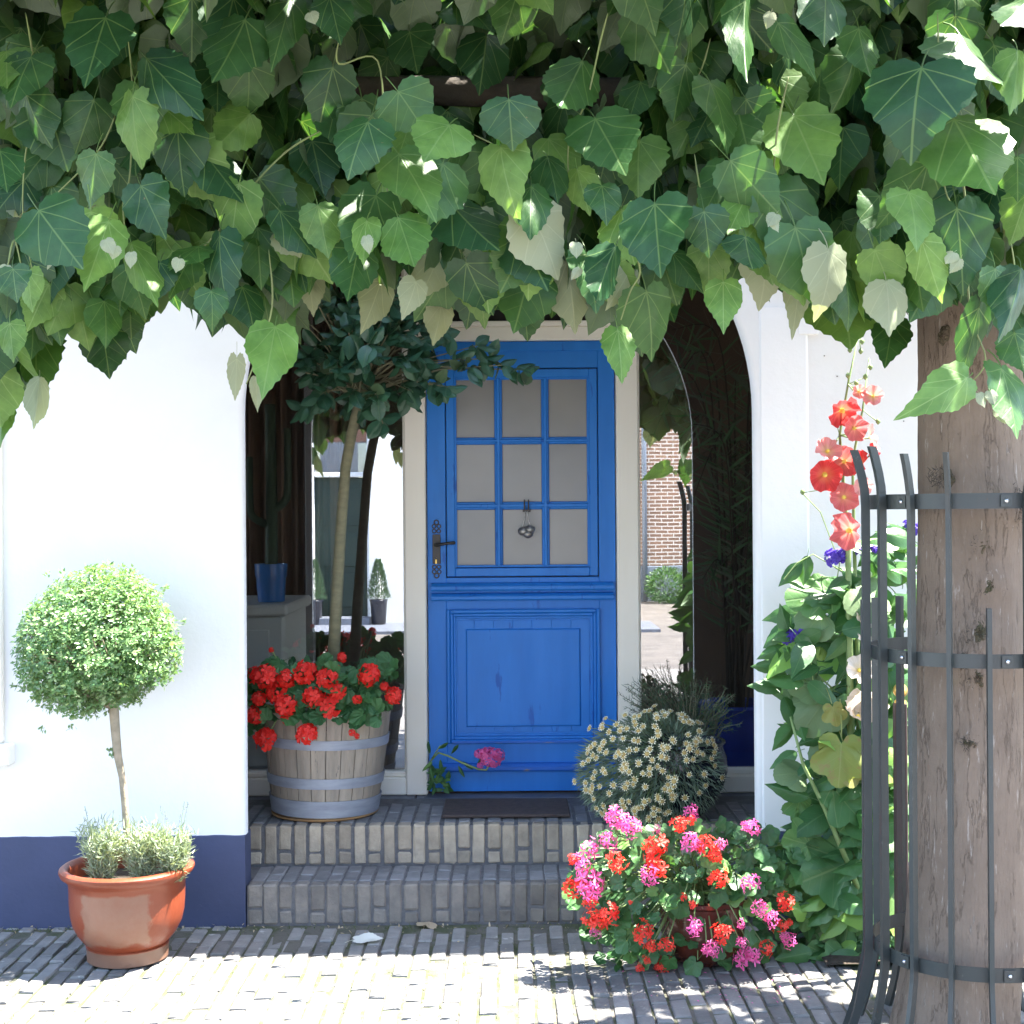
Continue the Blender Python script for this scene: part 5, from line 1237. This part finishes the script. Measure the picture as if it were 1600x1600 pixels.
for k in range(4200):                                                     # crown above the frame and out to both sides
    B = Vector((U(-3.2, 3.2), U(2.9, 4.78), U(3.02 , 3.75))); L = U(.12, .18)
    if B.x > .7 and B.y < 4.0 and U(0, 1) < .6: continue
    ms.append(frame(B, Vector((U(-1, 1), U(-1, 1), -.8)), Vector((U(-.7, .7), U(-.7, .7), 1)), L * .9, L))
for k in range(430):                                                     # the far side of the crown to the right, which dapples the paving
    B = Vector((U(1.75, 3.4), U(4.5, 5.08), U(2.55, 3.5))); L = U(.12, .18)
    if B.x < 1.95 and B.z < 2.75: continue
    ms.append(frame(B, Vector((U(-1, 1), U(-1, 1), -1)), Vector((U(-.7, .7), U(-.7, .7), 1)), L * .9, L))
tag(mass('foliage', PLm, ms, m_linden, linden), kind='stuff')
# hanging green twigs
TW = [([(40, 20), (50, 80), (58, 170), (40, 240), (36, 340), (50, 420)], 3.7), ([(200, 60), (207, 140), (203, 270), (192, 320), (198, 375)], 3.65), ([(530, 60), (530, 100), (590, 95), (600, 230), (607, 325)], 3.65), ([(500, 205), (450, 235), (395, 290), (350, 350), (305, 400)], 3.75), ([(950, 20), (938, 65), (917, 155), (890, 215), (888, 280)], 3.65), ([(1110, 60), (1095, 110), (1070, 150)], 3.8), ([(1232, 120), (1215, 200), (1205, 300), (1190, 330)], 3.6), ([(1085, 240), (1098, 310), (1125, 355), (1110, 385)], 3.7), ([(1465, 20), (1468, 150), (1470, 230), (1478, 300), (1500, 340)], 3.5), ([(1490, 230), (1508, 310), (1515, 480), (1540, 560), (1520, 595)], 3.55), ([(990, 385), (1000, 425), (985, 455), (970, 500)], 3.65), ([(420, 390), (425, 480), (400, 560), (385, 600)], 3.75), ([(10, 430), (22, 375), (36, 430)], 3.65), ([(650, 400), (660, 350), (690, 330), (720, 395)], 3.8), ([(1580, 380), (1585, 450), (1560, 560)], 3.6), ([(180, 180), (150, 240), (60, 330)], 3.7), ([(1330, 445), (1360, 470), (1395, 500)], 3.9), ([(740, 210), (770, 225)], 3.7), ([(100, 420), (130, 470), (160, 505)], 4.0)]
for pts, dd in TW:
    b, P = limb([W(a, c, dd + .02 * i) for i, (a, c) in enumerate(pts)], .0034, .0016, 6); b.build('twig', m_twig, linden, True)
bd = MB(); vb = []
for (px, py) in ((165, 375), (205, 395), (180, 385), (485, 20), (1205, 340), (1212, 335), (572, 370), (1490, 395), (1500, 405), (10, 415), (280, 405), (1548, 612), (1530, 615), (900, 380), (905, 420), (1205, 20)):
    p = W(px, py, 3.4); vb.append(frame(p, (U(-1, 1), -.3, -1), (U(-.4, .4), -1, .4), U(.022, .036), U(.028, .042)))
crown_leaves('bud_leaf', linden, [PL[0], PL[4]], m_lindenp, vb)

# ================================================================== TREE GUARD
gc = Vector((W(1517, 1030, TD).x, TD, 0)); RG = .300
guard = thing('tree_guard', 'dark green-grey steel tree guard of bent flat bars and three hoops round the trunk', 'tree guard', gc)
for ya, yb in ((770.5, 795), (1023, 1045.5), (1514, 1537)):
    z1_, z0_ = W(1510, ya, TD - RG).z, W(1510, yb, TD - RG).z
    smooth_angle(MB().lathe([(RG - .004, z0_), (RG, z0_), (RG, z1_), (RG - .004, z1_), (RG - .004, z0_)], gc, 72).build('hoop', m_guard, guard), 50)
    for fa in (-57, 1, 40):
        a = R(fa - 90); c = gc + Vector(((RG + .001) * math.cos(a), (RG + .001) * math.sin(a), (z0_ + z1_) / 2)); rm = Matrix.Rotation(a, 3, 'Z')
        o = MB(); hx = [Vector((x, y, z)) for x in (0, .004) for y in (-.016, .016) for z in (-.017, .017)]
        o.add([c + rm @ p for p in hx], [(0, 1, 3, 2), (4, 6, 7, 5), (0, 4, 5, 1), (2, 3, 7, 6), (0, 2, 6, 4), (1, 5, 7, 3)]); o.build('clamp', m_guard, guard)
        MB().lathe([(0, .0105), (.0045, .009), (.0068, .006), (.0068, .003)], c, 12, mat=rm @ Matrix.Rotation(R(90), 3, 'Y')).build('bolt', m_bolt, guard, True)
def bar(fa, ztop, tall, col=m_guard):
    a = R(fa - 90); ca, sa = math.cos(a), math.sin(a); w2, t2 = .025, .0065
    zt_ = ztop; z_b = W(1360, 1500, TD).z
    if tall: P = [(.350, zt_), (.340, zt_ - .03), (.328, zt_ - .075), (.319, zt_ - .12), (.316, zt_ - .17), (.316, z_b + .03), (.319, z_b), (.328, z_b - .05), (.352, z_b - .16), (.385, .0), (.388, -.05)]
    else: P = [(.316, zt_), (.316, zt_ - .1), (.316, z_b + .03), (.319, z_b), (.328, z_b - .05), (.352, z_b - .16), (.385, .0), (.388, -.05)]
    v = []; f = []
    for i, (r_, z) in enumerate(P):
        q = .35 if (i == 0 and tall) else 0
        for dr, dt in ((-w2 / 2, -t2), (w2 / 2, -t2), (w2 / 2, t2), (-w2 / 2, t2)):
            rr = r_ + dr; v.append((gc.x + rr * ca - dt * sa, gc.y + rr * sa + dt * ca, z))
    for i in range(len(P) - 1):
        for j in range(4): f.append((i * 4 + j, i * 4 + (j + 1) % 4, i * 4 + 4 + (j + 1) % 4, i * 4 + 4 + j))
    f += [(0, 1, 2, 3), tuple(range(len(v) - 4, len(v)))[::-1]]
    MB().add(v, f).build('bar', m_guard, guard)
zT = W(1350, 700, 4.25).z; zS = W(1543, 950, 4.0).z
for k, (fa, tall) in enumerate(((-92, 1), (-70, 1), (-49, 1), (-28.6, 1), (-9, 0), (11, 1), (32, 1), (53, 1), (74, 0), (95, 1), (117, 1), (139, 0), (161, 1), (184, 1), (206, 0), (228, 0), (249, 0))):
    bar(fa, zT + (U(-.01, .01) if abs(fa) > 60 else -.025) if tall else zS, tall)

# ================================================================== BEHIND THE GLASS
d0 = 6.78; xa = px_x(441, d0, 1050); zc = W(415, 945, d0).z
cab = thing('cabinet', 'pale painted cabinet standing inside behind the left window', 'cabinet', (xa - .2, d0, .3))
MB().box(XI0 + .01, xa, d0, 7.57, .301, zc - .06, .004).build('body', m_cab, cab)
MB().box(XI0 + .01, xa + .03, d0 - .03, 7.58, zc - .055, zc, .012).build('top', m_cab, cab)
MB().box(XI0 + .02, xa - .06, d0 - .012, d0 - .001, .42, zc - .12, .004).build('panel', m_cab, cab)
fp = Vector((W(424, 945, 7.0).x, 7.0, zc + .002)); bpt = thing('flower_pot', 'glossy mid-blue flower pot on the cabinet behind the left window', 'pot', fp)
smooth_angle(MB().lathe([(0, 0), (.062, 0), (.066, .004), (.074, .12), (.0745, .123), (.078, .123), (.081, .188), (.075, .188), (.07, .15), (0, .15)], fp, 40).build('body', m_bluepot, bpt), 40)
cv = []; cf = []; nc = 90
for i in range(nc + 1):
    t = i / nc; x = XI0 + .05 + t * .62; yv = 7.86 + .035 * math.sin(t * 52 + 1.3 * math.sin(t * 9)) + .012 * math.sin(t * 131)
    cv += [(x, yv, .32), (x, yv, 3.05), (x, yv + .006, 3.05), (x, yv + .006, .32)]
for i in range(nc):
    for j in range(4): cf.append((i * 4 + j, i * 4 + (j + 1) % 4, i * 4 + 4 + (j + 1) % 4, i * 4 + 4 + j))
cu = MB().add(cv, cf).build('curtain', M('brown_curtain', (.30, .20, .14), .9, (.22, .15, .11), 4, 4, stretch=(3, 3, .3)), None, True)
tag(cu, 'brown pleated curtain hanging in the room behind the left window', 'curtain')
cac = thing('cactus', 'tall dark column cactus in the blue pot on the cabinet', 'cactus', fp + Vector((0, 0, .15))); b = MB()
for pts, r0 in (([(0, 0, .12), (.005, 0, .5), (.0, 0, .98)], .032), ([(-.01, 0, .38), (-.085, -.01, .42), (-.10, -.01, .5), (-.10, -.01, .72)], .02), ([(.01, 0, .45), (.07, 0, .5), (.085, 0, .58), (.085, 0, .86)], .022)):
    bb, P = limb([fp + Vector(p) for p in pts], r0, r0 * .8, 12); b.add(bb.v, bb.f)
m_cact = M('cactus_skin', (.03, .06, .035), .6, (.05, .085, .05), 20, 3, bump=.4, bsc=50, stretch=(6, 6, 1)); b.build('stem', m_cact, cac, True)
MB().box(px_x(478, 7.6), px_x(490, 7.6), 7.58, 7.66, .31, ZI - .003, .004).build('room_post', M('grey_paint', (.32, .31, .32), .6), house)
bp2 = Vector((W(1150, 1190, 7.0).x, 7.0, .302)); cpt = thing('floor_pot', 'cobalt blue pot on the floor behind the right window', 'pot', bp2)
smooth_angle(MB().lathe([(0, 0), (.12, 0), (.14, .02), (.185, .3), (.195, .36), (.2, .365), (.195, .38), (.18, .375), (.17, .3)], bp2, 40).build('body', m_cobalt, cpt), 40)
MB().lathe([(0, .32), (.178, .32)], bp2, 20).build('soil', m_soil, cpt)
plm = thing('palm', 'dark arching indoor palm in the cobalt pot behind the right window', 'palm', bp2 + Vector((0, 0, .32))); b = MB(); ms = []
for k in range(26):
    a = U(0, 6.28); H = U(.9, 2.25); rr = U(.15, .55); s0 = bp2 + Vector((U(-.05, .05), U(-.05, .05), .32)); top = s0 + Vector((math.cos(a) * rr * .5, math.sin(a) * rr * .3, H * .85)); e = s0 + Vector((math.cos(a) * rr * 1.5, math.sin(a) * rr * .6, H * U(.6, .95)))
    bb, P = limb([s0, s0.lerp(top, .6) + Vector((-math.cos(a) * .03, 0, 0)), top, e], .006, .002, 5); b.add(bb.v, bb.f)
    for i, p in enumerate(P):
        if i < 5 or i > len(P) - 2: continue
        t = (P[i + 1] - p).normalized()
        for s_ in (-1, 1):
            sd = t.cross(Vector((U(-.3, .3), -1, U(-.3, .3)))).normalized() * s_
            ms.append(frame(p, sd * .8 + t * .7 + Vector((0, 0, -.25)), rdir(), .016, U(.12, .22)))
b.build('stalks', m_branch, plm); tag(mass('fronds', [PN], ms, m_rose, plm), kind='stuff')

# ================================================================== ACROSS THE STREET (seen in the window glass)
wy = -7.4
oh = thing('white_house', 'white house with dark green door across the street, mirrored in the left window', 'house', (-3.5, wy, 0))
m_owhite = M('white_render', (.80, .79, .77), .8, (.74, .73, .71), 1.2, 5)
m_ogreen = M('dark_green_paint', (.012, .03, .022), .5, (.016, .036, .026), 3)
MB().box(-12, -2.90, wy - 6, wy, -.05, 5.2, .02).box(-2.12, 1.6, wy - 6, wy, -.05, 5.2, .02).box(-2.90, -2.12, wy - 6, wy, 2.95, 5.2, .02).build('wall', m_owhite, oh)
MB().box(-3.06, -2.92, wy + .003, wy + .10, 0, 1.86, .03).box(-2.10, -1.92, wy + .003, wy + .08, 0, 3.0, .02).build('pilaster', m_owhite, oh)
od = MB().box(-2.89, -2.13, wy - .18, wy - .12, .12, 2.16).build('door', m_ogreen, oh)
for zq in ((.25, .75), (.85, 1.35), (1.45, 2.0)): MB().box(-2.80, -2.22, wy - .119, wy - .10, zq[0], zq[1], .01).build('panel', m_ogreen, od)
MB().box(-2.89, -2.13, wy - .16, wy - .02, 2.165, 2.235, .01).build('transom', m_owhite, oh)
MB().box(-2.89, -2.13, wy - .2, wy - .15, 2.24, 2.95).build('fanlight', m_glass2, oh)
MB().box(-2.95, -2.05, wy + .0, wy + .35, -.02, .13, .01).build('doorstep', m_blue_stone, oh)
MB().box(-12.1, 1.7, wy - 6.1, wy + .15, 5.2, 5.4, .02).build('roof', m_branch, oh)
for x0 in (-6.0, -8.6): 
    f_ = MB().box(x0, x0 + 1.1, wy + .003, wy + .05, 1.0, 2.6, .02).build('window', m_owhite, oh); MB().box(x0 + .1, x0 + 1.0, wy + .051, wy + .056, 1.1, 2.5).build('pane', m_glass2, f_)
pvm = MB().box(-12, 2.0, wy, wy + 1.5, -.02, .03).build('pavement', m_blue_stone); pvm.name = 'opposite_pavement'; tag(pvm, kind='structure')
for x, lab in ((-2.86, 'clipped cone conifer in dark pot left of the green door'), (-1.93, 'clipped cone conifer in dark pot right of the green door')):
    p0 = Vector((x, wy + .28, .032)); t = thing('conifer', lab, 'conifer', p0, 'cone conifers by the opposite door'); ms = []
    MB().lathe([(0, 0), (.10, 0), (.125, .33), (.135, .34), (.13, .36), (.11, .35)], p0, 24).build('pot', m_darkpot, t, True)
    for k in range(2200):
        h = U(0, 1); a = U(0, 6.28); r_ = (.15 * (1 - h) ** .8 + .012) * U(.6, 1.05); q = p0 + Vector((r_ * math.cos(a), r_ * math.sin(a), .36 + .56 * h))
        ms.append(frame(q, Vector((math.cos(a), math.sin(a), 1.2)) + rdir() * .4, rdir(), .02, U(.03, .06)))
    tag(mass('crown', [PT], ms, m_rose, t), kind='stuff')
by = -12.4
m, nt, p = newmat('old_brick'); m_obrick = m
tcn = _n(nt, 'ShaderNodeTexCoord'); mp_ = _n(nt, 'ShaderNodeMapping'); mp_.inputs['Rotation'].default_value = (R(90), 0, 0); nt.links.new(tcn.outputs['Object'], mp_.inputs[0])
bt = _n(nt, 'ShaderNodeTexBrick'); nt.links.new(mp_.outputs[0], bt.inputs[0])
for i, v in (('Color1', (.26, .15, .10, 1)), ('Color2', (.17, .10, .07, 1)), ('Mortar', (.55, .50, .44, 1))): bt.inputs[i].default_value = v
for i, v in (('Scale', 1.0), ('Mortar Size', .011), ('Brick Width', .22), ('Row Height', .068), ('Bias', -.1)): bt.inputs[i].default_value = v
nt.links.new(bt.outputs[0], p.inputs['Base Color']); p.inputs['Roughness'].default_value = .9
bh = thing('brick_house', 'old brown brick house with grey plinth across the street, mirrored in the right window', 'house', (7, by, 0))
MB().box(2.25, 13, by - 6, by, .641, 6, .01).build('wall', m_obrick, bh)
MB().box(2.24, 13.01, by - 6.01, by + .02, -.05, .64, .01).build('plinth', M('grey_plinth', (.2, .23, .27), .8), bh)
MB().tube([(2.40, by + .06, .0), (2.40, by + .06, 5.9)], .045, 10).build('drainpipe', M('zinc', (.22, .26, .32), .5, metal=.3), bh, True)
MB().box(2.1, 13.2, by - 6.2, by + .3, 6.0, 6.2).build('roof', m_branch, bh)
t = thing('bush', 'dark round bush at the foot of the brick house opposite', 'bush', (2.75, by + .45, 0)); ms = []
for k in range(1500):
    d = rdir(); q = Vector((2.75, by + .45, .3)) + Vector((d.x * .38, d.y * .3, d.z * .32)) * U(.6, 1)
    ms.append(frame(q, d + rdir() * .6, rdir(), .05, .08))
tag(mass('foliage', [PT], ms, m_clem, t), kind='stuff')
